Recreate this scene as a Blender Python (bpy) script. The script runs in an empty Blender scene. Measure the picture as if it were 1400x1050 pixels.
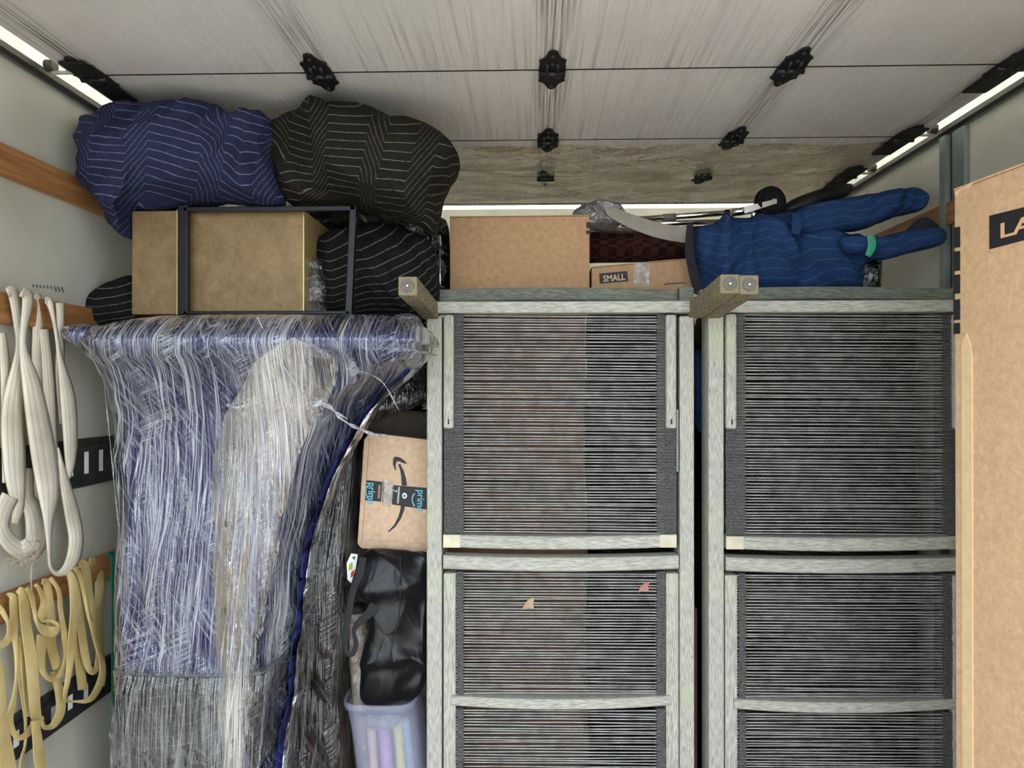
import bpy, math, random
from mathutils import Vector, Matrix, noise
random.seed(7)
sc = bpy.context.scene
C = sc.collection
ZC = 1.60                       # lens height above the load floor

# ------------------------------------------------------------------ camera
cam_data = bpy.data.cameras.new('camera'); cam = bpy.data.objects.new('camera', cam_data); C.objects.link(cam)
sc.camera = cam
F = 1000.0
cam_data.sensor_width = 36.0; cam_data.lens = 36.0 * F / 1400.0; cam_data.clip_start = 0.05; cam_data.clip_end = 200
YAW = math.atan(28 / F); PITCH = math.atan(4 / F)
fwd = Vector((-math.sin(YAW) * math.cos(PITCH), math.cos(YAW) * math.cos(PITCH), math.sin(PITCH)))
rgt = Vector((math.cos(YAW), math.sin(YAW), 0)); upv = rgt.cross(fwd)
CAM = Vector((0, 0, ZC))
mr = Matrix((rgt, upv, -fwd)).transposed().to_4x4(); mr.translation = CAM
cam.matrix_world = mr

# ------------------------------------------------------------------ world, sun, exposure
w = bpy.data.worlds.new('overcast_sky'); sc.world = w; w.use_nodes = True
bgn = w.node_tree.nodes['Background']; bgn.inputs[0].default_value = (0.80, 0.91, 1.0, 1); bgn.inputs[1].default_value = 4.2
sun_d = bpy.data.lights.new('sun', 'SUN'); sun_d.energy = 9.0; sun_d.angle = 0.09; sun_d.color = (1, .97, .92)
sun = bpy.data.objects.new('sun', sun_d); C.objects.link(sun)
sun.rotation_euler = (math.radians(-8), math.radians(42), math.radians(0))     # high sun; reaches roof and yard only
po_d = bpy.data.lights.new('rear_opening_portal', 'AREA'); po_d.shape = 'RECTANGLE'; po_d.size = 2.4; po_d.size_y = 2.5
po_d.cycles.is_portal = True
po = bpy.data.objects.new('rear_opening_portal', po_d); C.objects.link(po); po.location = (0, 0.62, 1.2); po.rotation_euler = (math.radians(90), 0, 0)
sc.view_settings.view_transform = 'Standard'; sc.view_settings.look = 'None'
sc.view_settings.gamma = 1.0; sc.view_settings.use_curve_mapping = False
sc.view_settings.exposure = -0.22
sc.cycles.max_bounces = 10; sc.cycles.transparent_max_bounces = 16; sc.cycles.diffuse_bounces = 5; sc.cycles.glossy_bounces = 3
sc.cycles.caustics_reflective = False; sc.cycles.sample_clamp_indirect = 6.0

# ------------------------------------------------------------------ helpers
def nvec(p):      # repeatable vector noise
    return Vector((noise.noise(p+Vector((11.3, 4.1, 7.7))), noise.noise(p+Vector((3.9, 17.2, 1.3))), noise.noise(p+Vector((8.8, 2.6, 13.9)))))
def ray(px, py):
    return fwd + rgt * ((px - 700.0) / F) - upv * ((py - 525.0) / F)
def at(px, py, Y):
    d = ray(px, py); return CAM + d * (Y / d.y)
def onx(px, py, X):
    d = ray(px, py); return CAM + d * (X / d.x)
def onplane(px, py, p0, n):
    d = ray(px, py); return CAM + d * ((p0 - CAM).dot(n) / d.dot(n))
WL = {}
def props(o, label=None, cat=None, group=None, kind=None):
    if label: o['label'] = label
    if cat: o['category'] = cat
    if group: o['group'] = group
    if kind: o['kind'] = kind
    return o
def thing(name, loc, label=None, cat=None, group=None, kind=None):
    o = bpy.data.objects.new(name, None); C.objects.link(o); o.location = loc; o.empty_display_size = .05
    WL[o.name] = Vector(loc)
    return props(o, label, cat, group, kind)
def link(name, me, mat, parent=None, loc=None, **kw):
    o = bpy.data.objects.new(name, me); C.objects.link(o)
    if mat is not None and not me.materials: me.materials.append(mat)
    base = Vector(loc) if loc is not None else Vector((0, 0, 0))
    if parent is not None:
        o.parent = parent
        o.location = base - WL.get(parent.name, Vector((0, 0, 0)))
    else: o.location = base
    WL[o.name] = base
    return props(o, **kw)
class MB:
    def __init__(s): s.v = []; s.f = []; s.uv = {}; s.sm = False; s.luv = None
    def box8(s, p):      # p: 4 front (ccw from viewer: bl br tr tl) + 4 back
        n = len(s.v); s.v += [Vector(q) for q in p]
        for a in ((0,1,2,3),(5,4,7,6),(4,0,3,7),(1,5,6,2),(3,2,6,7),(4,5,1,0)): s.f.append(tuple(n+i for i in a))
        return s
    def box(s, x0, x1, y0, y1, z0, z1):
        return s.box8([(x0,y0,z0),(x1,y0,z0),(x1,y0,z1),(x0,y0,z1),(x0,y1,z0),(x1,y1,z0),(x1,y1,z1),(x0,y1,z1)])
    def bpx(s, x0, y0, x1, y1, Yf, Yb):   # front rectangle by pixel at depth Yf, straight back to Yb
        a = at(x0, y1, Yf); b = at(x1, y0, Yf); return s.box(a.x, b.x, Yf, Yb, a.z, b.z)
    def tube(s, pts, r, seg=8, cap=True):
        pts = [Vector(p) for p in pts]; n0 = len(s.v); rr = r if isinstance(r, (list, tuple)) else [r]*len(pts)
        for i, p in enumerate(pts):
            t = (pts[min(i+1, len(pts)-1)] - pts[max(i-1, 0)]).normalized()
            a = Vector((0,0,1)) if abs(t.z) < .9 else Vector((0,1,0))
            u = t.cross(a).normalized(); v = t.cross(u)
            for k in range(seg):
                g = 2*math.pi*k/seg; s.v.append(p + (u*math.cos(g) + v*math.sin(g))*rr[i])
        for i in range(len(pts)-1):
            for k in range(seg):
                k2 = (k+1) % seg; a = n0+i*seg
                s.f.append((a+k, a+seg+k, a+seg+k2, a+k2))
        if cap:
            s.f.append(tuple(n0+k for k in range(seg))); e = n0+(len(pts)-1)*seg; s.f.append(tuple(e+k for k in reversed(range(seg))))
        return s
    def prism(s, pts, off):
        n = len(s.v); k = len(pts); pts = [Vector(p) for p in pts]; off = Vector(off)
        s.v += pts + [p+off for p in pts]
        s.f.append(tuple(n+i for i in range(k))); s.f.append(tuple(n+k+i for i in reversed(range(k))))
        for i in range(k):
            j = (i+1) % k; s.f.append((n+i, n+k+i, n+k+j, n+j))
        return s
    def mesh(s, name, mat=None, smooth=False, bevel=0):
        me = bpy.data.meshes.new(name); me.from_pydata([tuple(v) for v in s.v], [], s.f)
        if s.luv:
            l = me.uv_layers.new(name='UVMap')
            for poly in me.polygons:
                for li in poly.loop_indices: l.data[li].uv = s.luv[me.loops[li].vertex_index]
        if mat: me.materials.append(mat)
        import bmesh
        bm = bmesh.new(); bm.from_mesh(me); bmesh.ops.recalc_face_normals(bm, faces=bm.faces)
        if bevel: bmesh.ops.bevel(bm, geom=list(bm.edges), offset=bevel, segments=2, affect='EDGES', profile=.5)
        bm.to_mesh(me); bm.free()
        for p in me.polygons: p.use_smooth = smooth
        return me
    def obj(s, name, mat, parent=None, smooth=False, bevel=0, loc=None, **kw):
        return link(name, s.mesh(name, mat, smooth, bevel), mat, parent, loc, **kw)

# ------------------------------------------------------------------ materials
class NT:
    def __init__(s, name):
        s.m = bpy.data.materials.new(name); s.m.use_nodes = True; s.t = s.m.node_tree; s.t.nodes.clear()
    def n(s, typ, ins=None, **attr):
        nd = s.t.nodes.new('ShaderNode'+typ)
        for k, v in attr.items(): setattr(nd, k, v)
        for k, v in (ins or {}).items():
            if isinstance(v, bpy.types.NodeSocket): s.t.links.new(v, nd.inputs[k])
            else: nd.inputs[k].default_value = v
        return nd
    def math(s, op, a, b=0.0, c=0.0, clamp=False):
        return s.n('Math', {0: a, 1: b, 2: c}, operation=op, use_clamp=clamp).outputs[0]
    def mix(s, f, a, b, blend='MIX'):
        nd = s.n('Mix', data_type='RGBA', blend_type=blend)
        for k, v in ((0, f), (6, a), (7, b)):
            if isinstance(v, bpy.types.NodeSocket): s.t.links.new(v, nd.inputs[k])
            else: nd.inputs[k].default_value = v if k == 0 else (tuple(v)+(1,))[:4]
        return nd.outputs[2]
    def ramp(s, f, p0, p1, v0=0.0, v1=1.0):
        return s.n('MapRange', {0: f, 1: p0, 2: p1, 3: v0, 4: v1}, clamp=True).outputs[0]
    def noise(s, vec, scale=5, detail=4, rough=.55, dist=0.0):
        return s.n('TexNoise', {'Vector': vec, 'Scale': scale, 'Detail': detail, 'Roughness': rough, 'Distortion': dist}).outputs['Fac']
    def coords(s, out='Object', scale=(1,1,1)):
        c = s.n('TexCoord').outputs[out]
        return s.n('Mapping', {'Vector': c, 'Scale': scale}).outputs[0]
    def bump(s, h, strength=.3, dist=.01):
        return s.n('Bump', {'Height': h, 'Strength': strength, 'Distance': dist}).outputs[0]
    def out(s, sh): s.n('OutputMaterial', {'Surface': sh}); return s.m
    def bsdf(s, col, rough=.6, metal=0.0, normal=None, spec=.5, coat=0.0, **kw):
        ins = {'Base Color': col if isinstance(col, bpy.types.NodeSocket) else tuple(col)+(1,), 'Roughness': rough, 'Metallic': metal, 'Specular IOR Level': spec, 'Coat Weight': coat}
        if normal is not None: ins['Normal'] = normal
        ins.update(kw); return s.n('BsdfPrincipled', ins).outputs[0]
def S(r, g, b):       # sRGB 0-255 -> linear
    f = lambda c: (c/255/12.92) if c/255 <= .04045 else ((c/255+.055)/1.055)**2.4
    return (f(r), f(g), f(b))

def m_plain(name, col, rough=.6, metal=0.0, var=.15, nscale=20, bump=.1, spec=.5, coat=0.0):
    t = NT(name); v = t.coords(); n = t.noise(v, nscale)
    c = t.mix(t.ramp(n, .3, .7), tuple(x*(1-var) for x in col), tuple(min(1, x*(1+var)) for x in col))
    return t.out(t.bsdf(c, rough, metal, t.bump(n, bump, .004), spec, coat))
def m_wood(name, axis, light, dark, green=0.0, contrast=1.0):
    t = NT(name); sc_ = [420, 420, 420]; sc_[axis] = 40
    n1 = t.noise(t.coords(scale=tuple(sc_)), 1, 5, .6)
    sc2 = [24, 24, 24]; sc2[axis] = 5
    n2 = t.noise(t.coords(scale=tuple(sc2)), 1, 4, .6)
    n3 = t.noise(t.coords(scale=(5, 5, 5)), 1, 2)
    c = t.mix(t.ramp(n1, .36, .62), dark, light)
    c = t.mix(t.ramp(n2, .35, .75, 0, .4), c, tuple(x*.62 for x in light))
    c = t.mix(t.ramp(n3, .55, .75, 0, green), c, (light[0]*.82, light[1]*.92, light[2]*.66))
    return t.out(t.bsdf(c, .85, 0, t.bump(n1, .5, .003), .25))
def m_card(name, col, var=.12, scale=60, blotch=0.0):
    t = NT(name); v = t.coords()
    n = t.noise(v, scale, 4, .6); n2 = t.noise(v, 9, 3); fl = t.noise(t.coords(scale=(220, 220, 3)), 1, 2)
    c = t.mix(t.ramp(n, .35, .65), tuple(x*(1-var) for x in col), tuple(x*(1+var) for x in col))
    if blotch: c = t.mix(t.ramp(t.noise(v, 130, 5, .7), .42, .6, 0, blotch), c, tuple(x*.7 for x in col))
    c = t.mix(t.ramp(n2, .4, .7, 0, .22), c, tuple(x*.8 for x in col))
    return t.out(t.bsdf(c, .85, 0, t.bump(t.math('ADD', fl, n), .12, .003), .2))
def m_blanket(name, col, line, spacing=.022, period=.30, amp=.09, lw=.06, rot=0.0, lineamt=.62, wr=.5, sheen=.0, fade=1.0):
    t = NT(name)
    uv = t.n('TexCoord').outputs['UV']
    uv = t.n('Mapping', {'Vector': uv, 'Rotation': (0, 0, rot)}).outputs[0]
    sx = t.n('SeparateXYZ', {0: uv}); u, v = sx.outputs[0], sx.outputs[1]
    pp = t.math('PINGPONG', u, period/2)
    off = t.ramp(pp, period*.19, period*.37, 0, amp)
    vv = t.math('ADD', v, off)
    d = t.math('PINGPONG', vv, spacing/2)
    ln = t.ramp(d, spacing*lw*.3, spacing*lw*1.0, 1, 0)
    ob = t.coords()
    dash = t.ramp(t.noise(ob, 90, 2), .32, .5, .35, 1)
    ln = t.math('MULTIPLY', ln, t.math('MULTIPLY', dash, lineamt))
    n = t.noise(ob, 14, 6, .6, .6); n2 = t.noise(ob, 420, 2)
    base = t.mix(t.ramp(n, .3, .72), tuple(x*.7 for x in col), tuple(x*1.3 for x in col))
    base = t.mix(t.ramp(n2, .3, .7, 0, .3), base, tuple(x*1.6+.01 for x in col))
    c = t.mix(ln, base, line)
    h = t.math('ADD', t.math('MULTIPLY', n, 1.6), t.math('ADD', t.math('MULTIPLY', n2, .1), t.math('MULTIPLY', t.ramp(d, 0, spacing*.4), .05)))
    return t.out(t.bsdf(c, .9, 0, t.bump(h, wr, .02), .15, 0, **{'Sheen Weight': sheen, 'Sheen Roughness': .5}))
def m_film(name, vs=1.0, veil=.50, cover=.14, body=.03, rough=.07, bump=1.0, tint=(.80,.82,.90), coord='UV', diag=.6):
    """stretch film: clear sheet with glossy pleats and milky threads where layers bunch up, highlights painted in as white"""
    t = NT(name)
    big = t.ramp(t.noise(t.coords(coord, (7, 2.2, 1)), 1, 3), .44, .66)
    def threads(fx, fy, th, seed, rot=0.0):
        c = t.n('TexCoord').outputs[coord]
        v = t.n('Mapping', {'Vector': c, 'Rotation': (0, 0, rot), 'Location': (seed, seed*.7, 0)}).outputs[0]
        wob = t.n('Mapping', {'Vector': v, 'Scale': (fx*vs, fy, 1)}).outputs[0]
        n = t.noise(wob, 1, 2.2, .5, .08)
        return n, t.ramp(t.math('ABSOLUTE', t.math('SUBTRACT', n, .5)), th*.35, th, 1, 0)
    n1, r1 = threads(85, 1.1, .026, 0); n2, r2 = threads(190, 2.4, .045, 3.1); n3, r3 = threads(36, .6, .012, 7.7, .10)
    n4, r4 = threads(120, 4, .035, 5.5, 1.15); n5, r5 = threads(60, 2, .02, 9.5, -.6)
    m2 = t.ramp(t.noise(t.coords(coord, (9, 4, 1)), 1.7, 3), .50, .62)
    line = t.math('MAXIMUM', t.math('MULTIPLY', r1, t.math('ADD', t.math('MULTIPLY', big, .9), .08)), t.math('MULTIPLY', r2, t.math('MULTIPLY', big, .75)))
    line = t.math('MAXIMUM', line, t.math('MAXIMUM', t.math('MULTIPLY', r3, .8), t.math('MULTIPLY', t.math('MULTIPLY', r4, m2), diag)))
    line = t.math('MAXIMUM', line, t.math('MULTIPLY', r5, diag*.6))
    h = t.math('ADD', t.math('ADD', n1, t.math('MULTIPLY', n2, .4)), t.math('ADD', t.math('MULTIPLY', n3, 1.6), t.math('MULTIPLY', t.math('MULTIPLY', n4, m2), .8)))
    nrm = t.bump(h, bump, .010)
    gl = t.n('BsdfGlossy', {'Color': (1, 1, 1, 1), 'Roughness': rough, 'Normal': nrm}).outputs[0]
    df = t.n('BsdfDiffuse', {'Color': tuple(tint)+(1,)}).outputs[0]  # white threads carry painted highlights as well as milky folds
    tr = t.n('BsdfTransparent', {'Color': (.98, .98, .98, 1)}).outputs[0]
    fr = t.n('Fresnel', {'IOR': 1.45, 'Normal': nrm}).outputs[0]
    f1 = t.math('ADD', t.math('MULTIPLY', fr, 2.0), body, clamp=True)
    s1 = t.n('MixShader', {0: f1, 1: tr, 2: gl}).outputs[0]
    f2 = t.math('MULTIPLY', t.math('ADD', line, t.math('MULTIPLY', big, cover*.2)), veil, clamp=True)
    return t.out(t.n('MixShader', {0: f2, 1: s1, 2: df}).outputs[0])
def m_crinkle(name, col, alpha, rough=.12, scale=30, bump=1.0, metal=0.0, body=.12, trc=(.96,.96,.96), frk=.8, lines=0):
    t = NT(name); v = t.coords()
    n = t.noise(v, scale, 4, .6, 1.2); vo = t.n('TexVoronoi', {'Vector': t.n('Mapping', {'Vector': v}).outputs[0], 'Scale': scale*.7}, feature='F1').outputs['Distance']
    nrm = t.bump(t.math('ADD', n, vo), bump, .02)
    gl = t.n('BsdfGlossy', {'Color': (1, 1, 1, 1), 'Roughness': rough, 'Normal': nrm}).outputs[0]
    df = t.n('BsdfDiffuse', {'Color': tuple(col)+(1,), 'Normal': nrm}).outputs[0]
    tr = t.n('BsdfTransparent', {'Color': tuple(trc)+(1,)}).outputs[0]
    fr = t.n('LayerWeight', {'Blend': .3, 'Normal': nrm}).outputs['Fresnel']
    if lines:
        nl = t.noise(t.n('Mapping', {'Vector': v, 'Scale': (1, 1.6, 1), 'Rotation': (0, 0, .5)}).outputs[0], scale*.55, 3, .6, 1.6)
        ln = t.math('MULTIPLY', t.ramp(t.math('ABSOLUTE', t.math('SUBTRACT', nl, .5)), 0, .022, lines, 0), t.ramp(t.noise(v, 5, 2), .42, .58))
        alpha = t.math('ADD', ln, alpha, clamp=True)
    s0 = t.n('MixShader', {0: alpha, 1: tr, 2: df}).outputs[0]
    return t.out(t.n('MixShader', {0: t.math('ADD', t.math('MULTIPLY', fr, frk), body, clamp=True), 1: s0, 2: gl}).outputs[0])

def m_door():
    t = NT('door_panel_paint'); ob = t.coords()
    x = t.n('SeparateXYZ', {0: t.n('TexCoord').outputs['Object']}); X, Y = x.outputs[0], x.outputs[1]
    # panel-local Y: grime trails run along the travel direction and start at the joints
    st = t.noise(t.coords(scale=(60, .9, 1)), 1, 4, .65, .15)
    st2 = t.noise(t.coords(scale=(170, 1.6, 1)), 1, 3, .6, .1)
    speck = t.noise(ob, 240, 2, .5)
    mid = t.ramp(t.math('ABSOLUTE', t.math('SUBTRACT', X, .05)), .15, .85, 1, .12)
    big = t.noise(ob, 3, 3)
    edge = t.ramp(Y, -.30, .26, .35, 1)
    amt = t.math('MULTIPLY', t.math('MULTIPLY', mid, edge), t.ramp(big, .35, .6, .4, 1))
    g = t.math('MULTIPLY', t.math('ADD', t.ramp(st, .53, .72, 0, .85), t.ramp(st2, .57, .72, 0, .8)), amt, clamp=True)
    base = t.mix(t.ramp(big, .3, .7), S(208, 205, 200), S(222, 218, 212))
    hd = None
    for hx in (-1.04, -.50, .046, .597, 1.095):
        q = t.math('ABSOLUTE', t.math('SUBTRACT', X, hx)); hd = q if hd is None else t.math('MINIMUM', hd, q)
    sm = t.math('MULTIPLY', t.ramp(hd, .012, .060, 1, 0), t.ramp(t.noise(t.coords(scale=(190, 2.2, 1)), 1, 3, .6, .2), .44, .58, 0, .9))
    sm = t.math('MULTIPLY', sm, t.ramp(big, .3, .6, .5, 1))
    g = t.math('MAXIMUM', g, sm)
    c = t.mix(g, base, S(78, 70, 62))
    c = t.mix(t.ramp(speck, .68, .78, 0, .5), c, S(120, 110, 98))
    return t.out(t.bsdf(c, t.ramp(g, 0, 1, .27, .55), 0, t.bump(t.noise(ob, 6, 3), .05, .01), .5))
M = {}
M['door'] = m_door()
M['wall'] = (lambda t: t.out(t.bsdf(t.mix(t.ramp(t.noise(t.coords(), 4, 5), .35, .7), S(176, 173, 156), S(194, 191, 178)), .5, 0, t.bump(t.noise(t.coords(), 130, 3), .15, .003), .4)))(NT('painted_wall_panel'))
M['floor'] = m_plain('load_floor_wood', S(110, 85, 60), .7)
M['roof'] = (lambda t: t.out(t.n('MixShader', {0: .42, 1: t.n('BsdfTranslucent', {'Color': (.97, .94, .87, 1)}).outputs[0], 2: t.n('BsdfDiffuse', {'Color': (.78, .75, .70, 1)}).outputs[0]}).outputs[0]))(NT('translucent_roof_fibreglass'))
M['ground'] = m_plain('yard_concrete', S(170, 166, 160), .9, nscale=2)
M['galv'] = m_plain('galvanised_steel', (.62, .62, .58), .38, .9, .15, 40)
M['galvdark'] = m_plain('dark_steel_lip', S(70, 68, 60), .5, .6)
M['steelpost'] = m_plain('grey_steel_post', S(120, 128, 122), .5, .3)
M['black'] = m_plain('black_painted_steel', (.010, .010, .011), .6, 0, spec=.25)
M['blackplastic'] = m_plain('black_plastic', (.010, .010, .011), .4, spec=.35)
M['track'] = m_plain('dark_grey_cargo_track', S(62, 64, 62), .45, .5, .3, 30)
M['slotbright'] = m_plain('slot_painted_bright', S(246, 246, 240), .35, 0)  # plates over the open slots, their brightness put into the colour
M['screw'] = m_plain('screw_head', (.55, .55, .5), .35, .9)
M['pine'] = (lambda t: t.out(t.bsdf(t.mix(t.ramp(t.noise(t.coords(scale=(40, 3, 60)), 1, 5, .6, .6), .3, .7), S(128, 84, 48), S(176, 124, 76)), .6, 0, None, .3)))(NT('stained_wall_slat'))
WL_, WD_ = S(204, 201, 190), S(146, 143, 132)
M['woodx'] = m_wood('weathered_teak_across', 0, WL_, WD_, .3)
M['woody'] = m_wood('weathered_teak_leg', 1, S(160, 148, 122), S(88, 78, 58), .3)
M['woodz'] = m_wood('weathered_teak_upright', 2, WL_, WD_, .6)
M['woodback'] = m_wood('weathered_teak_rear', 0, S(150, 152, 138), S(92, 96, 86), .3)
M['brass'] = m_plain('brass_plate', S(196, 188, 164), .45, .4)
M['cord'] = m_plain('taupe_cord', S(162, 160, 156), .5, 0, .35, 30, 0)
M['cordback'] = m_plain('shaded_cord', S(60, 56, 54), .7, 0, .3, 30, 0)  # same cord coloured darker, painting the shade on the back layer
M['cordedge'] = m_plain('charcoal_cord_wrap', S(92, 90, 88), .75, 0, .7, 220, .4)
M['tyre'] = m_plain('black_rubber_tyre', (.006, .006, .007), .7, 0, .1, spec=.2)
M['felt'] = m_plain('grey_felt_pad', S(104, 98, 92), .9, 0, .2, 120)
M['card'] = m_card('cardboard_plain', S(186, 148, 110))
M['card2'] = m_card('cardboard_small_carton', S(180, 144, 108))
M['cardpink'] = m_card('cardboard_parcel', S(214, 182, 152))
M['cardlight'] = m_card('cardboard_tall_carton', S(216, 176, 136), .10, 60, .34)
M['cardedge'] = m_card('cardboard_flap_edge', S(228, 196, 152), .06)
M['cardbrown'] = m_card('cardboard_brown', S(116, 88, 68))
M['ink'] = m_plain('black_ink', S(34, 32, 34), .6, 0, .1)
M['tapeblue'] = m_plain('blue_print', S(110, 190, 210), .5, 0, .05)
M['tapewhite'] = m_plain('white_print', S(225, 225, 220), .5, 0, .05)
M['inkcard'] = m_plain('card_coloured_print', S(222, 178, 134), .7, 0, .05)
M['gold'] = (lambda t: t.out(t.bsdf(t.mix(t.ramp(t.noise(t.coords(), 18, 6, .7, 1.0), .35, .65), S(126, 102, 66), S(148, 124, 86)), .45, .3, t.bump(t.noise(t.coords(), 90, 5, .7), .5, .004), .5)))(NT('brushed_gold_panel'))
M['goldedge'] = m_plain('pale_gold_edge', S(205, 178, 120), .35, .4)
M['frame'] = m_plain('charcoal_powder_coat', S(27, 29, 33), .4, .4, .1)
M['navy'] = m_blanket('navy_blanket', S(35, 39, 66), S(140, 144, 160), rot=0.25)
M['navy2'] = m_blanket('navy_blanket_wrapped', S(38, 44, 104), S(134, 142, 195), rot=1.45, period=.3, amp=.04, lineamt=.5)
M['olive'] = m_blanket('black_brown_blanket', S(26, 24, 18), S(132, 124, 108), rot=0.12, lineamt=.7)
M['blackb'] = m_blanket('black_blanket', S(20, 19, 18), S(130, 125, 115), rot=-.15, period=.5, amp=.03, spacing=.024, lineamt=.7)
M['darkb'] = m_blanket('dark_blanket_behind', S(12, 12, 16), S(80, 80, 90), rot=.9, spacing=.03, lineamt=.35)
M['blue'] = m_blanket('royal_blue_blanket', S(30, 54, 92), S(80, 108, 145), rot=-.2, spacing=.028, period=.2, amp=.02, lineamt=.45)
M['bluebind'] = m_plain('black_binding', S(18, 20, 26), .8)
M['green'] = m_plain('green_tape', S(48, 150, 110), .5)
M['film'] = m_film('stretch_film', tint=(.92,.94,.98))
M['filmwarm'] = m_film('stretch_film_warm', veil=.62, cover=.45, tint=(.80,.73,.68), diag=.15)  # denser, warm-tinted film for the strip down the front
M['filmdark'] = m_film('stretch_film_on_dark_band', veil=.34, cover=.03, tint=(.75,.75,.78))
M['film2'] = m_film('stretch_film_thin', veil=.26, cover=.2, tint=(.55,.50,.48))
M['strand'] = m_crinkle('film_strand', (.75,.77,.80), .55, .12, 60, 1.0, body=.25)
M['door_reflection'] = m_crinkle('painted_reflection_sheet', S(236, 218, 190), .10, .14, 12, .9, body=.03, trc=(.93,.86,.78), frk=.45, lines=.8)  # tan tint and pale lines paint the reflection seen in the door
M['clearbag'] = m_crinkle('clear_crinkled_wrap', S(180, 185, 195), .10, .1, 30, 1.0)
M['cleartape'] = m_crinkle('clear_packing_tape', S(215, 205, 190), .18, .2, 60, .4, body=.08, frk=.3)
M['silver'] = m_crinkle('silver_grey_bag', S(150, 146, 146), .9, .16, 22, 1.0, body=.15)
M['blackfilm'] = m_crinkle('black_shiny_wrap', (.008, .008, .01), 1.0, .13, 26, 1.0, body=.08)
M['chrome'] = m_plain('chrome', (.78, .78, .76), .14, 1.0, .05, 20, 0)
M['greyband'] = m_plain('grey_plastic_band', S(150, 142, 126), .5)
M['bagfab'] = (lambda t: t.out(t.bsdf(S(12, 13, 18), .36, 0, t.bump(t.noise(t.coords(scale=(1,1,.45)), 16, 2, .5, .8), .35, .02), .5)))(NT('black_nylon'))
M['webblack'] = m_plain('black_webbing', S(20, 20, 22), .7)
M['creamroll'] = m_plain('cream_paper_roll', S(222, 188, 152), .35, 0, .08, 8, .05, .5, .4)
M['bin'] = (lambda t: t.out(t.n('MixShader', {0: .22, 1: t.n('BsdfTransparent', {'Color': (.93, .94, .98, 1)}).outputs[0], 2: t.bsdf(S(205, 208, 228), .18)}).outputs[0]))(NT('frosted_clear_plastic'))
M['teal'] = m_plain('teal_strap', S(26, 130, 108), .5)
def m_web(name, a, b, freq):
    t = NT(name); uv = t.n('SeparateXYZ', {0: t.n('TexCoord').outputs['UV']})
    st = t.math('PINGPONG', t.math('MULTIPLY', uv.outputs[0], freq), .5)
    ob = t.coords(); n = t.noise(ob, 9, 4)
    c = t.mix(t.ramp(st, .02, .12, .75, 0), t.mix(t.ramp(n, .35, .7), a, tuple(x*.72 for x in a)), b)
    return t.out(t.bsdf(c, .85, 0, t.bump(st, .3, .003), .2))
M['cream'] = m_web('cream_webbing', S(228, 219, 200), S(176, 162, 138), 4)
M['latex'] = (lambda t: t.out(t.bsdf(t.mix(t.ramp(t.noise(t.coords(), 12, 4), .3, .7), S(180, 156, 98), S(212, 190, 134)), .55, 0, t.bump(t.noise(t.coords(), 200, 2), .1, .002), .35)))(NT('tan_rubber_band'))
def m_rug():
    t = NT('red_patterned_rug'); v = t.coords(scale=(1, 1, 1)); s = t.n('SeparateXYZ', {0: v})
    x, z = s.outputs[0], s.outputs[2]
    zz = t.math('ADD', z, t.math('PINGPONG', t.math('SNAP', x, .012), .05))
    ln = t.ramp(t.math('PINGPONG', zz, .018), .003, .005, 1, 0)
    ck = t.n('TexChecker', {'Vector': v, 'Scale': 34.0}).outputs['Fac']
    c = t.mix(ln, S(70, 24, 20), S(20, 12, 12)); c = t.mix(t.math('MULTIPLY', ck, .25), c, S(130, 90, 70))
    return t.out(t.bsdf(c, .9))
M['rug'] = m_rug()

# ------------------------------------------------------------------ structure: ground, floor, walls, roof
XL, XR = -1.17, 1.21; YO, YB = 0.66, 3.78
DZ = ZC + 0.74               # underside of the open roll-up door
MB().box(-14, 14, -16, YB+6, -.75, -.70).obj('ground', M['ground'], kind='structure')
MB().box(XL-.04, XR+.04, YO, YB, -.05, 0).obj('floor', M['floor'], kind='structure')
MB().box(XL-.04, XL, YO, YB, 0, DZ+.18).obj('wall_left', M['wall'], kind='structure')
MB().box(XR, XR+.04, YO, YB, 0, DZ+.18).obj('wall_right', M['wall'], kind='structure')
MB().box(XL-.04, XR+.04, YB, YB+.04, -.05, DZ+.18).obj('wall_front', M['wall'], kind='structure')
MB().box(XL-.04, XR+.04, YO, YB+.04, DZ+.18, DZ+.185).obj('ceiling', M['roof'], kind='structure')
nt = [0]
def trim(mb, mat, parent=None, **k):
    nt[0] += 1; return mb.obj('trim_%d' % nt[0], mat, parent, kind='structure', **k)
slz = [(ZC+.463, ZC+.530), (ZC+.138, ZC+.206), (ZC-.515, ZC-.453)]
for z0, z1 in slz:
    trim(MB().box(XL, XL+.022, YO+.02, YB-.3, z0, z1), M['pine'], bevel=.003)
    if z0 > ZC+.4: trim(MB().box(XR-.022, XR, YO+.02, YB-.3, z0, z1), M['pine'], bevel=.003)
# side tracks the door rollers run in: a lower lip, a back web
def door_track(xw, s):
    t = trim(MB().box(min(xw, xw+s*.022), max(xw, xw+s*.022), YO, YB-.6, DZ-.004, DZ+.002), M['galvdark'])
    MB().box(min(xw+s*.004, xw), max(xw+s*.004, xw), YO, YB-.6, DZ-.012, DZ+.075).obj('track_web', M['galv'], t)
    MB().box(min(xw+s*.020, xw+s*.024), max(xw+s*.020, xw+s*.024), YO, YB-.6, DZ-.004, DZ+.010).obj('track_lip', M['galvdark'], t)
door_track(XL, 1); door_track(XR, -1)
# steel stud on the right wall
pt = trim(MB().box(XR-.016, XR, 2.055, 2.115, 0, DZ-.015), M['steelpost'], bevel=.002)
MB().box(XR-.024, XR-.001, 2.135, 2.165, 0, DZ-.015).obj('stud_flange', M['steelpost'], pt)
MB().box(XR-.010, XR-.001, 2.118, 2.133, 0, DZ-.015).obj('stud_groove', M['galvdark'], pt)

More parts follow.
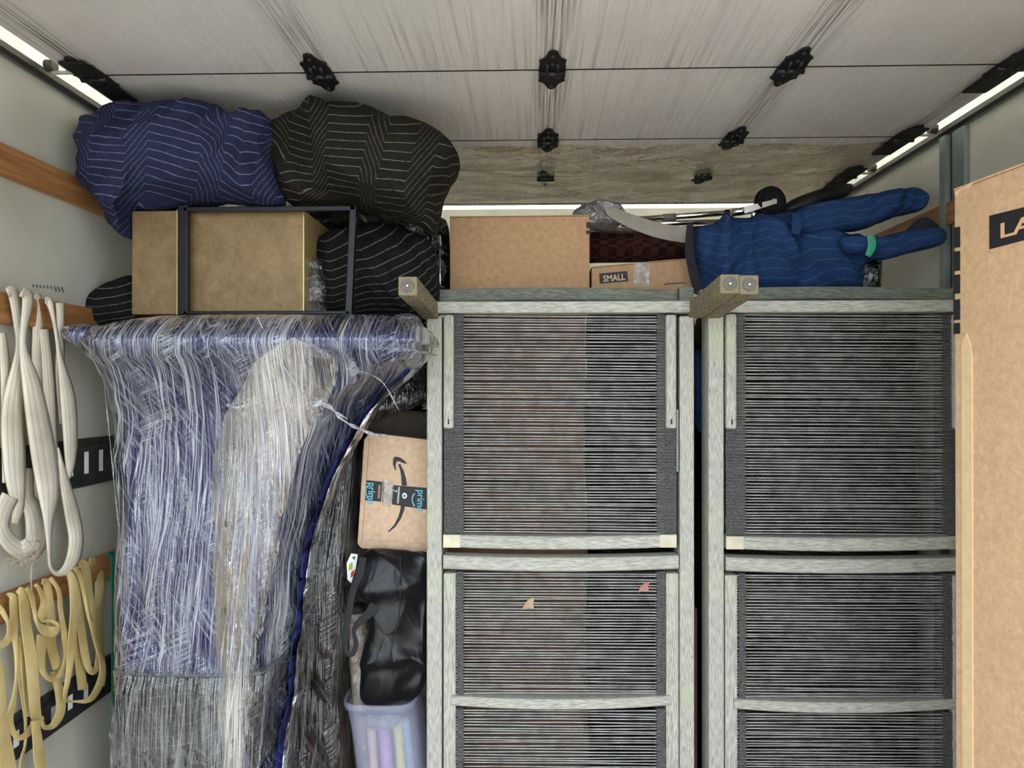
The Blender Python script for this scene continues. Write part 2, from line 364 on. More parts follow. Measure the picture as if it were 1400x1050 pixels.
# ------------------------------------------------------------------ roll-up door (open, overhead)
DOOR = thing('door_1', (0, 1.8, DZ), kind='structure')
XD0, XD1 = -1.09, 1.138
seams = [0.70, 1.215, 1.705, 2.19, 2.57, 2.95]
for i in range(len(seams)-1):
    y0, y1 = seams[i]+.0015, seams[i+1]-.0015; yc = (y0+y1)/2
    me = MB().box(XD0, XD1, y0-yc, y1-yc, 0, .018).mesh('door_panel', M['door'], bevel=.0012)
    link('door_panel', me, None, DOOR, loc=(0, yc, DZ))
MB().box(XD0, XD1, 2.951, 2.975, DZ-.001, DZ+.03).obj('bottom_rail', M['door'], DOOR, bevel=.002)
for sy in seams[1:-1]: MB().box(XD0, XD1, sy-.0028, sy+.0028, DZ-.0008, DZ+.022).obj('joint_seal', M['black'], DOOR)
# hinge: an ogee plate with knuckle and two bolts, drawn about its own centre
def hinge_mesh():
    o = [(0,-.105),(.010,-.098),(.014,-.080),(.019,-.066),(.031,-.055),(.029,-.040),(.031,-.020),(.031,.020),(.029,.038),(.032,.052),(.019,.064),(.012,.084),(.006,.096),(0,.100)]
    pts = [(x, y, 0) for x, y in o] + [(-x, y, 0) for x, y in reversed(o[1:-1])]
    return MB().prism(pts, (0, 0, -.005)).mesh('hinge', M['black'], bevel=.001)
HM = hinge_mesh()
HK = MB().tube([(-.03, 0, -.009), (.03, 0, -.009)], .008, 8).tube([(-.012,-.04,-.004), (-.012,-.02,-.010),(-.012,.02,-.010)], .005, 6).tube([(.012,-.04,-.004), (.012,-.02,-.010),(.012,.02,-.010)], .005, 6).mesh('knuckle', M['blackplastic'], True)
HB = MB().tube([(0,0,-.004),(0,0,-.008)], .0045, 8).mesh('bolt', M['galvdark'])
RL = MB().tube([(-.010,0,0),(.010,0,0)], .014, 16).mesh('roller', M['galvdark'])
RS = MB().tube([(-.035,0,0),(.035,0,0)], .005, 8).mesh('axle', M['screw'])
for sy in (1.215, 1.705, 2.19, 2.57):
    for hx in (-1.04, -.50, .046, .597, 1.095):
        h = link('hinge', HM, None, DOOR, loc=(hx, sy, DZ-.001))
        link('knuckle', HK, None, h, loc=(hx, sy, DZ-.001))
        for by in (-.083, -.045, .075): link('bolt', HB, None, h, loc=(hx, sy+by, DZ-.002))
        if abs(hx) > 1:
            rx = XL+.045 if hx < 0 else XR-.045
            r = link('roller', RL, None, DOOR, loc=(rx, sy-.03, DZ+.010))
            link('axle', RS, None, r, loc=((rx+hx)/2 + (-.004 if hx < 0 else .004), sy-.03, DZ-.006))
            MB().box(hx-.03, hx+.03, sy-.09, sy+.14, DZ-.012, DZ-.005).obj('roller_bracket', M['black'], DOOR, bevel=.003)

# added sheet painting the crinkled tan reflection in the last glossy panels
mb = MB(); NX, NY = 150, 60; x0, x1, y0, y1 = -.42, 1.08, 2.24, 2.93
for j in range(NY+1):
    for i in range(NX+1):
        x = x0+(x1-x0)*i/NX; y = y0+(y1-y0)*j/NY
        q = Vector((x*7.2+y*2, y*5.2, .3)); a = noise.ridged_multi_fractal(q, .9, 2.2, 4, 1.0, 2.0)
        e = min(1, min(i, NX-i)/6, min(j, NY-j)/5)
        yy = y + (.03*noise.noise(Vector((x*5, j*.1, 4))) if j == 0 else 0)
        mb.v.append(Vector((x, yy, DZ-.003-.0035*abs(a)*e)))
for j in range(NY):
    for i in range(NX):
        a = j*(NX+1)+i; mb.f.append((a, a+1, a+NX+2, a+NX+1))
mb.obj('reflection_sheet', M['door_reflection'], smooth=True, label='added sheet painting a crinkled tan reflection under the far end of the raised door', cat='painted reflection')

# ------------------------------------------------------------------ cargo tracks on the side walls
def cargo_track(xw, s, z0, z1, label):
    t = thing('cargo_track', (xw, 2.0, z0), label, 'cargo track')
    X = lambda a: xw+s*a
    def bx(m, a0, a1, ya, yb, za, zb): m.box(min(X(a0), X(a1)), max(X(a0), X(a1)), ya, yb, za, zb)
    m = MB(); bx(m, .001, .006, YO+.05, YB-.3, z0, z0+.026); bx(m, .001, .006, YO+.05, YB-.3, z1-.026, z1); m.obj('flange', M['track'], t)
    m = MB(); bx(m, .006, .014, YO+.05, YB-.3, z0+.022, z0+.034); bx(m, .006, .014, YO+.05, YB-.3, z1-.034, z1-.022); m.obj('raised_edge', M['track'], t)
    y = 2.006-.064*20; k = 0
    while y < YB-.4:
        m = MB(); bx(m, .003, .013, y, y+.044, z0+.034, z1-.034); m.obj('slot_bar', M['track'], t)
        if 1.45 < y < 2.3: m = MB(); bx(m, .001, .012, y+.044, y+.064, z0+.034, z1-.034); m.obj('slot', M['slotbright'], t)
        y += .064; k += 1
cargo_track(XL, 1, ZC-.259, ZC-.134, 'upper dark steel slotted cargo track behind the cream straps on the left wall')
cargo_track(XL, 1, ZC-.842, ZC-.737, 'lower dark steel slotted cargo track behind the tan rubber bands')

# stencilled dots
m = MB()
for r_, n_, x_ in ((0, 9, 45), (1, 3, 76)):
    for k in range(n_):
        for dd in range(2):
            a = onx(x_+k*4.9 if not r_ else x_+k*5, 389.5+r_*6+k*.45+dd*2.2, XL); m.box(a.x, a.x+.001, a.y-.003, a.y+.003, a.z-.0018, a.z+.0018)
m.obj('stamp_marks', M['steelpost'], bpy.data.objects['wall_left'], kind='stuff')

# ------------------------------------------------------------------ ribbons hung on the wall (drawn on a plane parallel to the wall)
def catmull(P, n=8, closed=False):
    out = []; N = len(P)
    rng = range(N if closed else N-1)
    for i in rng:
        g = lambda k: P[k % N] if closed else P[max(0, min(N-1, k))]
        p0, p1, p2, p3 = g(i-1), g(i), g(i+1), g(i+2)
        for s in range(n):
            t = s/n; out.append(tuple(.5*((2*b)+(c-a)*t+(2*a-5*b+4*c-d)*t*t+(3*b-a-3*c+d)*t**3) for a, b, c, d in zip(p0, p1, p2, p3)))
    if not closed: out.append(tuple(P[-1]))
    return out
def ribbon(path, mapf, thick, mat, name, parent=None, wob=0.0, seed=0, bulge=.0012, smooth=False, **kw):
    """path of (px, py, width_px[, dx]); mapf(px, py, dx) -> world point"""
    P = catmull([tuple(p)+(0.0,)*(4-len(p)) for p in path], 7)
    mb = MB(); uv = []; L = 0; K = 4; prev = None
    for i, (x, y, wd, dx) in enumerate(P):
        a = P[max(0, i-1)]; b = P[min(len(P)-1, i+1)]; tx, ty = b[0]-a[0], b[1]-a[1]; l = math.hypot(tx, ty) or 1
        nx, ny = ty/l, -tx/l; wd = max(wd, 1.5)
        if nx < 0 and abs(nx) > .3 and prev is None: pass
        cen = mapf(x, y, dx)
        if prev is not None: L += (cen-prev).length
        prev = cen
        for k in range(K+1):
            s = k/K-.5
            p = mapf(x+nx*wd*s, y+ny*wd*s, dx+wob*math.sin(i*.31+seed+s*1.2)+bulge*(math.cos(s*19) if bulge > .002 else (1-4*s*s))); mb.v.append(p); uv.append((k/K, L))
    n = len(P)
    for i in range(n-1):
        for k in range(K):
            a = i*(K+1)+k; mb.f.append((a, a+1, a+K+2, a+K+1))
    mb.luv = uv
    o = mb.obj(name, mat, parent, smooth=smooth, **kw)
    md = o.modifiers.new('thickness', 'SOLIDIFY'); md.thickness = thick; md.offset = 0
    return o
def wallmap(base):
    return lambda px, py, dx: onx(px, py, XL+base+dx)
# each cream strap: (name path list, label)
def strap(label, strands, base, mat, nm, cat, group, seed, thick=.0022):
    p0 = strands[0][1][0]; t = thing(nm, onx(p0[0], p0[1], XL+base), label, cat, group)
    for k, (db, path) in enumerate(strands):
        ribbon(path, wallmap(base+db), thick, mat, 'webbing' if nm == 'cargo_strap' else 'band', t, wob=.003, seed=seed+k, bulge=.0025 if nm == 'cargo_strap' else .0008, smooth=nm == 'cargo_strap')
G1 = 'cream webbing straps hung over the middle wall slat'
strap('leftmost cream webbing strap, wide flat strand at the very left ending in a knot', [
    (.012, [(10,400,13),(18,401,15),(25,440,14),(28,480,15),(18,560,31),(20,640,30),(24,690,18),(20,716,10)]),
    (.0, [(3,455,10),(8,520,14),(8,600,12),(10,660,14)]),
    (.022, [(14,678,24),(4,700,24),(2,722,22),(14,742,24),(30,752,26),(42,745,24)])], .03, M['cream'], 'cargo_strap', 'strap', G1, 1)
strap('cream webbing strap whose broad strand crosses down to a frayed loop end', [
    (.030, [(30,399,14),(38,410,15),(31,470,10),(44,530,26),(58,610,34),(66,670,30),(66,715,12),(67,760,4)]),
    (-.012, [(36,640,20),(36,680,24),(46,700,26),(50,735,30),(40,758,24),(26,762,10)])], .035, M['cream'], 'cargo_strap', 'strap', G1, 2)
strap('cream webbing strap in the middle, mostly hidden behind two wider strands', [
    (.0, [(46,404,14),(52,420,15),(50,500,13),(56,600,12),(50,690,16),(44,740,20)]),
    (.006, [(60,450,14),(66,520,16),(70,600,16),(74,660,12),(70,700,6)])], .022, M['cream'], 'cargo_strap', 'strap', G1, 3)
strap('rightmost cream webbing strap with a narrow u-shaped loop at the bottom', [
    (.02, [(62,411,9),(68,414,10),(75,445,5),(82,490,8),(92,540,20),(96,590,20),(96,630,14),(93,655,4)]),
    (.0, [(82,414,12),(83,450,11),(82,510,12),(86,580,10)]),
    (.028, [(79,612,2),(86,650,12),(98,700,20),(104,740,20),(96,772,17),(80,784,8),(69,775,5),(66,745,4),(64,715,4)])], .03, M['cream'], 'cargo_strap', 'strap', G1, 4)
# frayed threads under the knot
m = MB(); rr = random.Random(3)
for k in range(26):
    x, y = rr.uniform(14, 50), rr.uniform(756, 766); a = onx(x, y, XL+.06)
    ps = [a]
    for q in range(4): a = a + Vector((rr.uniform(-.004, .004), rr.uniform(-.018, .018), rr.uniform(-.012, .004))); ps.append(a)
    m.tube(ps, .0006, 3, False)
m.tube([onx(44, 770, XL+.05), onx(42, 790, XL+.05), onx(44, 812, XL+.05)], .0014, 5)
m.obj('frayed_thread', M['cream'], [o for o in C.objects if o.name == 'cargo_strap.001'][0], kind='stuff')

G2 = 'tan rubber bands hung over the lower wall slat'
YB_ = [
 ('tan rubber band cut off by the left picture edge, small loop high up', [[(-6,828,9),(2,835,7),(11,852,5),(13,868,8),(6,879,10),(-6,882,11)], [(-8,900,14),(0,930,12),(2,980,14),(10,1040,20),(12,1060,18)]], .05),
 ('tan rubber band with a long narrow round-bottomed loop, second from the left', [[(10,812,4),(18,818,11),(20,840,12),(19,865,9),(22,905,3),(20,950,5),(13,985,9),(22,1007,7),(35,1005,8),(50,988,11),(56,978,9)]], .045),
 ('broad straight tan rubber band hanging in front, the longest one', [[(24,806,9),(32,815,13),(35,850,13),(42,900,15),(48,970,14),(50,985,12)], [(47,985,10),(51,1010,12),(54,1040,14),(60,1070,14)]], .055),
 ('thin edge-on tan rubber band dangling beside the longest one', [[(20,868,8),(28,920,9),(33,965,5),(35,1010,3),(30,1035,3),(27,1060,3)], [(30,870,7),(34,930,7),(38,980,6)]], .03),
 ('curled tan rubber band with a ring-shaped twist in the upper middle', [[(36,804,6),(43,815,6),(47,838,5),(51,852,5),(62,862,14),(73,863,13),(79,855,5),(70,849,4),(58,848,6),(57,838,10),(60,822,8),(54,806,5),(48,799,4)]], .065),
 ('tan rubber band making a wide round loop below the ring-shaped twist', [[(58,868,13),(55,900,12),(58,918,8),(70,929,7),(84,920,7),(92,898,9),(88,870,8),(83,835,5),(80,808,5),(68,790,5)]], .05),
 ('tan rubber band with a twisted broad strand and a long hook-shaped end', [[(58,795,8),(64,800,10),(69,840,11),(70,880,12),(76,905,13),(79,914,13)], [(74,918,10),(82,950,12),(82,975,11),(72,992,8),(60,994,6),(56,984,5)]], .035),
 ('tan rubber band with a flat pointed bottom loop reaching the cargo track', [[(90,783,7),(97,790,9),(101,830,9),(98,880,10),(93,925,7),(89,955,4),(104,959,3),(124,955,7),(138,930,9),(139,905,6),(128,870,4),(118,830,4),(110,790,5),(102,776,6)]], .06),
 ('pale tan rubber band with a short bend just right of centre', [[(100,778,6),(104,790,8),(109,840,9),(116,895,10),(124,918,8),(132,912,7),(134,890,5),(128,850,5)]], .045),
 ('tan rubber band strip with a square cut end', [[(100,790,7),(103,860,9),(108,900,11),(113,943,12)]], .03),
 ('folded tan rubber band near the green strap, narrow and hidden at the top', [[(108,771,11),(116,775,12),(122,810,9),(130,850,7),(138,885,5),(143,915,3),(141,938,3)]], .03),
 ('rightmost tan rubber band lying flat against the slat', [[(122,768,12),(131,772,13),(136,800,12),(134,840,9),(136,878,9)]], .022),
]
for k, (lab, paths, b) in enumerate(YB_):
    strap(lab, [(.004*j, p) for j, p in enumerate(paths)], b, M['latex'], 'rubber_band', 'rubber band', G2, 10+k, .003)
t = thing('flat_strap', onx(155, 758, XL+.03), 'flat teal green strap hanging in a long loop beside the wrapped furniture', 'strap')
ribbon([(146,759,3),(152,757,6),(156,768,9),(157,850,9),(157,950,9),(156,1020,9),(158,1046,7),(164,1054,4)], wallmap(.035), .002, M['teal'], 'webbing', t)
ribbon([(160,758,3),(162,800,4),(162,900,4),(163,1000,4),(162,1048,5)], wallmap(.028), .002, M['teal'], 'webbing', t)

# ------------------------------------------------------------------ sun loungers stood on end
Y0 = 2.0
def wood_bar(t, nm, x0, y0, x1, y1, Yf, Yb, mat, bev=.004): return MB().bpx(x0, y0, x1, y1, Yf, Yb).obj(nm, mat, t, bevel=bev)
def bow_rail(t, nm, x0, x1, yt, h, bow, Yf, Yb, mat, endlift=0):
    N = 24; mb = MB(); n0 = 0
    for i in range(N+1):
        s = i/N; x = x0+(x1-x0)*s; dy = bow*(1-(2*s-1)**2)
        a = at(x, yt+dy, Yf); b = at(x, yt+dy+h+bow*.25*(1-(2*s-1)**2), Yf); f = .004
        mb.v += [Vector((a.x, Yf+f, a.z)), Vector((a.x, Yf, a.z-f)), Vector((b.x, Yf, b.z+f)), Vector((b.x, Yf+f, b.z)), Vector((b.x, Yb, b.z)), Vector((a.x, Yb, a.z))]
    for i in range(N):
        for k in range(6):
            a = i*6+k; b = i*6+(k+1) % 6; mb.f.append((a, b, b+6, a+6))
    mb.f.append((0,1,2,3,4,5)); e = N*6; mb.f.append((e+5,e+4,e+3,e+2,e+1,e))
    return mb.obj(nm, mat, t)
def cords(t, nm, x0, x1, y0, y1, pitch, slope, Y, rad, mat, seed, jit=.5):
    r = random.Random(seed); mb = MB(); y = y0+2
    N = 6
    while y < y1-1:
        ty = r.uniform(-jit, jit); tz = r.uniform(-jit, jit); sag = r.uniform(-.7, .7)
        n = len(mb.v)
        for i in range(N+1):
            s = i/N; p = at(x0+(x1-x0)*s, y+(s-.5)*slope+ty*(1-s)+tz*s+sag*math.sin(math.pi*s), Y)
            wv = .0012*math.sin(i*1.7+y)
            for ux, uz in ((0, 1), (-1, 0), (0, -1), (1, 0)): mb.v.append(Vector((p.x, Y+wv+ux*rad*.8, p.z+uz*rad)))
        for i in range(N):
            for k in range(4):
                a = n+i*4+k; b = n+i*4+(k+1) % 4; mb.f.append((a, b, b+4, a+4))
        y += pitch
    return mb.obj(nm, mat, t, kind='stuff')
def edge_wrap(t, x0, x1, y0, y1, Yf, Yb, seed):
    r = random.Random(seed); mb = MB(); y = y0
    while y < y1-2:
        d = r.uniform(0, .005); mb.bpx(x0+r.uniform(-.3, 1), y, x1+r.uniform(-1, .4), y+1.3, Yf-d, Yb+d); y += 2.05
    return mb.obj('edge_wrap', M['cordedge'], t, kind='stuff')
def leg(t, X, z, ):
    h = .0215; pts = []
    za, zb = z, z-.022
    b = MB().box8([(X-h, 1.65, za-h), (X+h, 1.65, za-h), (X+h, 1.65, za+h), (X-h, 1.65, za+h), (X-h+.004, 2.015, zb-h), (X+h+.004, 2.015, zb-h), (X+h+.004, 2.015, zb+h), (X-h+.004, 2.015, zb+h)])
    lg = b.obj('leg', M['woody'], t, bevel=.003)
    MB().tube([(X, 1.6495, za), (X, 1.6465, za)], .0150, 20).obj('felt_pad', M['felt'], lg)
    MB().tube([(X, 1.6470, za), (X, 1.6455, za)], .0022, 8).obj('pin', M['screw'], lg)
def make_lounger(label, leg_dx=0):
    t = thing('sun_lounger', (at(766, 700, Y0).x, 2.04, 0), label, 'sun lounger', 'weathered slatted sun loungers stood on end')
    zb = .0
    ybot = 529 + 1.6/2.0*1000          # pixel row of the floor at Y0
    # back frame rail and its stubs
    bow_rail(t, 'rear_rail', 600, 926, 396, 18, -3, 2.085, 2.125, M['woodback'])
    wood_bar(t, 'stub', 583, 397, 599, 432, 2.06, 2.10, M['woodback'])
    wood_bar(t, 'stub', 929, 392, 949, 432, 2.06, 2.10, M['woodback'])
    wood_bar(t, 'top_rail', 589, 411, 945, 428, 1.985, 2.045, M['woodx'])
    # outer side posts (with the groove line down their face)
    wood_bar(t, 'side_post', 583, 432, 604, ybot, 2.0, 2.085, M['woodz'])
    wood_bar(t, 'side_post', 930, 432, 949, ybot, 2.0, 2.085, M['woodz'])
    wood_bar(t, 'inner_rail', 606, 784, 623, ybot, 2.006, 2.06, M['woodz'])
    wood_bar(t, 'inner_rail', 911, 784, 928, ybot, 2.006, 2.06, M['woodz'])
    # pivoting arms either side of the headrest, with slotted round tips
    for xa, xb in ((606, 620), (911, 925)):
        a = wood_bar(t, 'support_arm', xa, 430, xb, 586, 1.992, 2.03, M['woodz'], .006)
        MB().bpx((xa+xb)/2-1, 573, (xa+xb)/2+1.2, 580, 1.9905, 1.993).obj('slot', M['ink'], a)
    MB().bpx(925, 560, 927.5, 645, 1.998, 2.01).obj('stay_rod', M['steelpost'], t)
    wood_bar(t, 'rear_side_rail', 606, 432, 618, 735, 2.05, 2.08, M['woodz'])
    wood_bar(t, 'rear_side_rail', 914, 432, 926, 735, 2.05, 2.08, M['woodz'])
    bow_rail(t, 'headrest_rail', 606, 925, 731, 17, 3, 1.996, 2.04, M['woodx'])
    for xa, xb in ((606, 629), (902, 925)):
        b = MB().bpx(xa, 731.5, xb, 748.5, 1.9945, 1.997).obj('hinge_plate', M['brass'], t)
        for q in (.3, .75): p = at(xa+(xb-xa)*q, 740+(q-.5)*6, 1.9945); MB().tube([p, p-Vector((0, .0012, 0))], .0026, 8).obj('screw', M['screw'], b)
    bow_rail(t, 'seat_rail', 606, 928, 760, 18, 3, 1.996, 2.045, M['woodx'])
    bow_rail(t, 'cross_rail', 617, 917, 952, 13, 5, 1.998, 2.05, M['woodx'])
    bow_rail(t, 'cross_rail', 617, 917, 1140, 13, 5, 1.998, 2.05, M['woodx'])
    wood_bar(t, 'foot_rail', 604, ybot-60, 930, ybot-35, 1.998, 2.06, M['woodx'])
    # woven cord panels, two layers
    for k, (ya, yb) in enumerate(((430, 731), (782, 952), (970, 1140), (1158, 1268))):
        xa, xb = (632, 898)
        cords(t, 'cord_weave', xa-10, xb+10, ya, yb, 4.0, 1.6, 2.012, .00145, M['cord'], 5+k, .9)
        cords(t, 'cord_weave', xa-10, xb+10, ya, yb, 4.1, -3.4, 2.040, .0016, M['cordback'], 15+k, .8)
        for a, b in ((624.5 if k else 607, 634), (898, 910 if k else 925)):
            edge_wrap(t, a, b, ya, yb, 2.008, 2.05, k*3+int(a))
    wood_bar(t, 'side_lath', 623, 784, 626, ybot-60, 2.03, 2.05, M['woodz'], 0)
    leg(t, -.283, ZC+.229); leg(t, .442, ZC+.231)
    return t
L1 = make_lounger('weathered grey wooden sun lounger stood on end beside the tan parcel, leaves in its weave')
def copy_tree(o, parent=None, dx=Vector((0,0,0))):
    c = o.copy(); C.objects.link(c)
    if parent is None: c.location = c.location+dx
    else: c.parent = parent
    for ch in [q for q in C.objects if q.parent == o]: copy_tree(ch, c)
    return c
L2 = copy_tree(L1, None, Vector((.768, 0, 0)))
L2['label'] = 'weathered grey wooden sun lounger stood on end, nearest the tall carton and right wall'
# leaves caught in the weave
for x, y, cl, lab, s in ((722, 826, S(176, 150, 118), 'dry tan leaf caught in the lounger weave, left of centre', 1.0), (880, 803, S(178, 122, 110), 'dry reddish leaf caught in the lounger weave near its right rail', .9)):
    m = MB(); p = [at(x+a*s, y+b*s, 2.0075) + Vector((0, c, 0)) for a, b, c in ((-9,8,0),(-4,-2,-.002),(3,-8,.001),(9,-9,-.002),(7,-1,0),(8,6,-.002),(0,5,.001))]
    m.prism(p, (0, .0012, 0)).obj('dry_leaf', m_plain('leaf_%d' % x, cl, .8), label=lab, cat='leaf')

# ------------------------------------------------------------------ soft shapes
def fold(p, dirv, k, seed, freq=9.0):
    w1 = nvec(p*2.6+Vector((seed, 0, 0)))*.30
    q = p + w1; s = q.dot(dirv)
    def crease(v, w): return 1-min(1, abs(v)/w)**.75
    a = noise.noise(Vector((s*freq*.55, (q-dirv*s).length*1.3, seed*1.7)))
    b = noise.noise(Vector((s*freq*1.3, q.x*3+q.z*2, seed+5.1)))
    d2 = Vector((dirv.z, 0, -dirv.x)); s2 = q.dot(d2)
    e = noise.noise(Vector((s2*freq*.7, s*2.2, seed+9.3)))
    c = noise.noise(q*14+Vector((0, seed, 0)))
    return crease(a, .42)*.95 + crease(b, .4)*.40 + crease(e, .35)*.42 + c*.15 - .55
def pillow(outline, Yc, tf, tb, mat, name, parent=None, amp=.012, freq=9, dirv=(.6, 0, .8), seed=1, n=120, rings=26, uvrot=0, flat=.75, **kw):
    P = catmull(outline, max(2, n//len(outline)), True); n = len(P)
    W = [at(x, y, Yc) for x, y in P]; c = sum(W, Vector())/n; dirv = Vector(dirv).normalized()
    mb = MB(); uv = []
    rs = []
    for j in range(rings): rs.append((math.pi/2*j/rings, -1))
    def addp(p, e, sgn):
        d = fold(p, dirv, 1, seed, freq)
        off = Vector((0, sgn, 0))*e + (p-c).normalized()*(1-e)
        q = p + off*d*amp*(.35+.65*min(1, e*1.6))
        mb.v.append(q)
        wu = nvec(p*3+Vector((seed, 2, 1)))*.05
        uv.append((p.x+wu.x+(p.y)*.35+d*amp*.35, p.z+wu.z+p.y*.4*sgn+d*amp*.55))
    lay = [(math.pi/2*j/rings, -1) for j in range(rings, -1, -1)] + [(math.pi/2*j/rings, 1) for j in range(1, rings+1)]
    for tt, sgn in lay:
        cs, sn = max(0.0, math.cos(tt))**flat, math.sin(tt)
        th = tf if sgn < 0 else tb
        for wp in W:
            p = c + (wp-c)*cs; p = Vector((p.x, Yc+sgn*th*sn, p.z)); addp(p, sn, sgn)
    R = len(lay)
    for j in range(R-1):
        for i in range(n):
            i2 = (i+1) % n; a = j*n; mb.f.append((a+i, a+i2, a+n+i2, a+n+i))
    mb.luv = uv
    return mb.obj(name, mat, parent, smooth=True, **kw)
def loft(rows, mat, name, parent=None, amp=.01, seed=1, grow=0.0, n=96, expo=.35, dirv=(1, 0, 0), freq=10, sub=7, uvs=1.0, **kw):
    """rows: (py, xl, xr, Yfront, Yback[, xm]) -- closed rounded sections stacked by height; xm: where the front face turns away"""
    R = catmull([tuple(r)+(r[2],) if len(r) == 5 else tuple(r) for r in rows], sub)
    mb = MB(); uv = []; dirv = Vector(dirv).normalized()
    for (py, xl, xr, Yf, Yb, xm) in R:
        A = at(xl, py, Yf+.05); B = at(xr, py, Yf+.05 if abs(xm-xr) < 2 else Yf+.2); z = at(xl, py, Yf).z; Mx = at(xm, py, Yf).x
        xl_, xr_ = A.x-grow, B.x+grow; L = 0; prev = None
        for k in range(n):
            g = 2*math.pi*k/n
            cx, sy = math.cos(g), math.sin(g)
            ex = math.copysign(abs(cx)**expo, cx); ey = math.copysign(abs(sy)**expo, sy)
            x = (xl_+xr_)/2 + (xr_-xl_)/2*ex; y = (Yf+Yb)/2 - ((Yb-Yf)/2+grow)*(-ey)
            if abs(xm-xr) >= 2 and x > Mx and y < (Yf+Yb)/2:
                y = max(y, Yf-grow + (x-Mx)/max(.02, xr_-Mx)*.22)
            p = Vector((x, y, z)); d = fold(p, dirv, 1, seed, freq)*amp
            cc = Vector(((xl_+xr_)/2, (Yf+Yb)/2, z)); q = p + (p-cc).normalized()*d
            if prev is not None: L += (p-prev).length
            prev = p; mb.v.append(q); uv.append((p.x+(p.y-Yf)*.8, z))
    m = len(R)
    for j in range(m-1):
        for k in range(n):
            k2 = (k+1) % n; a = j*n; mb.f.append((a+k, a+k2, a+n+k2, a+n+k))
    for j, rev in ((0, True), (m-1, False)):
        cz = sum((mb.v[j*n+k] for k in range(n)), Vector())/n; ci = len(mb.v); mb.v.append(cz); uv.append((.2, cz.z))
        for k in range(n): mb.f.append((j*n+k, j*n+(k+1) % n, ci))
    mb.luv = uv
    return mb.obj(name, mat, parent, smooth=True, **kw)

# big film-wrapped furniture in blue blankets
t = thing('wrapped_furniture', (at(300, 1000, 1.9).x, 1.95, 0), 'large armchair-like piece padded in navy blankets and bound in shiny stretch film', 'wrapped furniture')
rows = [(431, 215, 535, 1.80, 2.12), (436, 175, 552, 1.74, 2.05), (447, 130, 568, 1.70, 1.98), (462, 108, 576, 1.67, 1.98), (480, 120, 577, 1.68, 1.98), (505, 138, 560, 1.72, 1.98, 500), (540, 155, 530, 1.76, 1.98, 456),
        (575, 165, 505, 1.79, 1.98, 430), (620, 172, 478, 1.80, 1.98, 405), (680, 173, 455, 1.80, 1.98, 385), (760, 170, 436, 1.79, 1.98, 365), (860, 167, 422, 1.78, 1.98, 346), (960, 164, 408, 1.77, 1.98, 330), (1060, 163, 395, 1.77, 1.98, 318), (1250, 165, 390, 1.78, 1.98, 318), (1425, 170, 390, 1.79, 1.98, 318)]
loft(rows, M['navy2'], 'blanket', t, amp=.014, seed=3, grow=-.005, dirv=(1, 0, .15), freq=7, n=128)
loft(rows, M['film'], 'stretch_film', t, amp=.014, seed=3, grow=.011, dirv=(1, 0, .15), freq=7, n=128)
def front_patch(cols, Yoff, mat, nm, par, seed=2):
    '''sheet lying just off the front of the wrapped piece; cols: rows of (py, xl, xr, Y)'''
    P = catmull(cols, 10); mb = MB(); uv = []; K = 24
    for (py, xl, xr, Y) in P:
        xl += 9*noise.noise(Vector((py*.02, 3, 1))); xr += 9*noise.noise(Vector((py*.03, 9, 1)))
        for k in range(K+1):
            sft = k/K; e = 1-abs(2*sft-1)**4
            p = at(xl+(xr-xl)*sft, py, Y-Yoff*e); d = noise.noise(Vector((p.x*60, p.z*2.2, seed)))*.006
            mb.v.append(p+Vector((0, d*e, 0))); uv.append((p.x, p.z))
    for j in range(len(P)-1):
        for k in range(K): a = j*(K+1)+k; mb.f.append((a, a+1, a+K+2, a+K+1))
    mb.luv = uv; return mb.obj(nm, mat, par, smooth=True)
front_patch([(462,398,408,1.665),(490,350,460,1.69),(540,322,452,1.735),(600,300,418,1.775),(680,290,392,1.78),(780,292,372,1.77),(880,296,356,1.765),(960,298,344,1.75),(1080,300,334,1.745)], .03, M['filmwarm'], 'warm_film_strip', t)
pillow([(95,452),(103,445),(126,444),(152,450),(163,470),(140,480),(117,476),(103,469)], 1.76, .066, .06, M['film'], 'stretch_film', t, amp=.006, seed=5)
# left knob of the roll and the dark lower band
kn = pillow([(97,452),(104,446),(125,446),(150,452),(160,470),(140,478),(118,474),(104,468)], 1.76, .06, .06, M['navy2'], 'blanket_corner', t, amp=.006, seed=5)
loft([(925, 163, 368, 1.752, 2.0), (950, 163, 366, 1.742, 2.0), (1000, 162, 358, 1.742, 2.0), (1055, 162, 352, 1.742, 2.0)], M['blackb'], 'dark_band', t, amp=.006, seed=4, sub=5)
loft([(922, 163, 368, 1.752, 2.0), (950, 163, 366, 1.742, 2.0), (1000, 162, 358, 1.742, 2.0), (1058, 162, 352, 1.742, 2.0)], M['filmdark'], 'stretch_film', t, amp=.006, seed=4, grow=.008, sub=5)
def strand(pts, Y, r, name='film_strand', par=t, mat=None, seg=6, jit=.0):
    P = catmull([(a, b, c if True else 0) for a, b, c in [(p+(Y,))[:3] if len(p) == 2 else p for p in pts]], 8)
    m = MB(); ps = []; rad = []
    for i, (a, b, c) in enumerate(P):
        p = at(a, b, c); ps.append(p); rad.append(r*(1+.5*math.sin(i*1.3)))
    m.tube(ps, rad, seg); return m.obj(name, mat or M['strand'], par, smooth=True)
strand([(310,553),(330,558),(350,550),(372,560),(395,552),(420,558),(446,552),(470,575),(505,592),(530,596)], 1.73, .0032)
strand([(312,556),(345,545),(370,553),(395,562),(425,550),(446,556),(475,573)], 1.728, .0022)
strand([(352,434),(370,470),(400,520),(420,548)], 1.675, .0018)
strand([(140,500),(150,600),(160,700),(166,760)], 1.80, .0012)
strand([(152,500),(158,560),(162,640)], 1.80, .0010)
strand([(165,520),(168,640),(168,760)], 1.80, .0010)
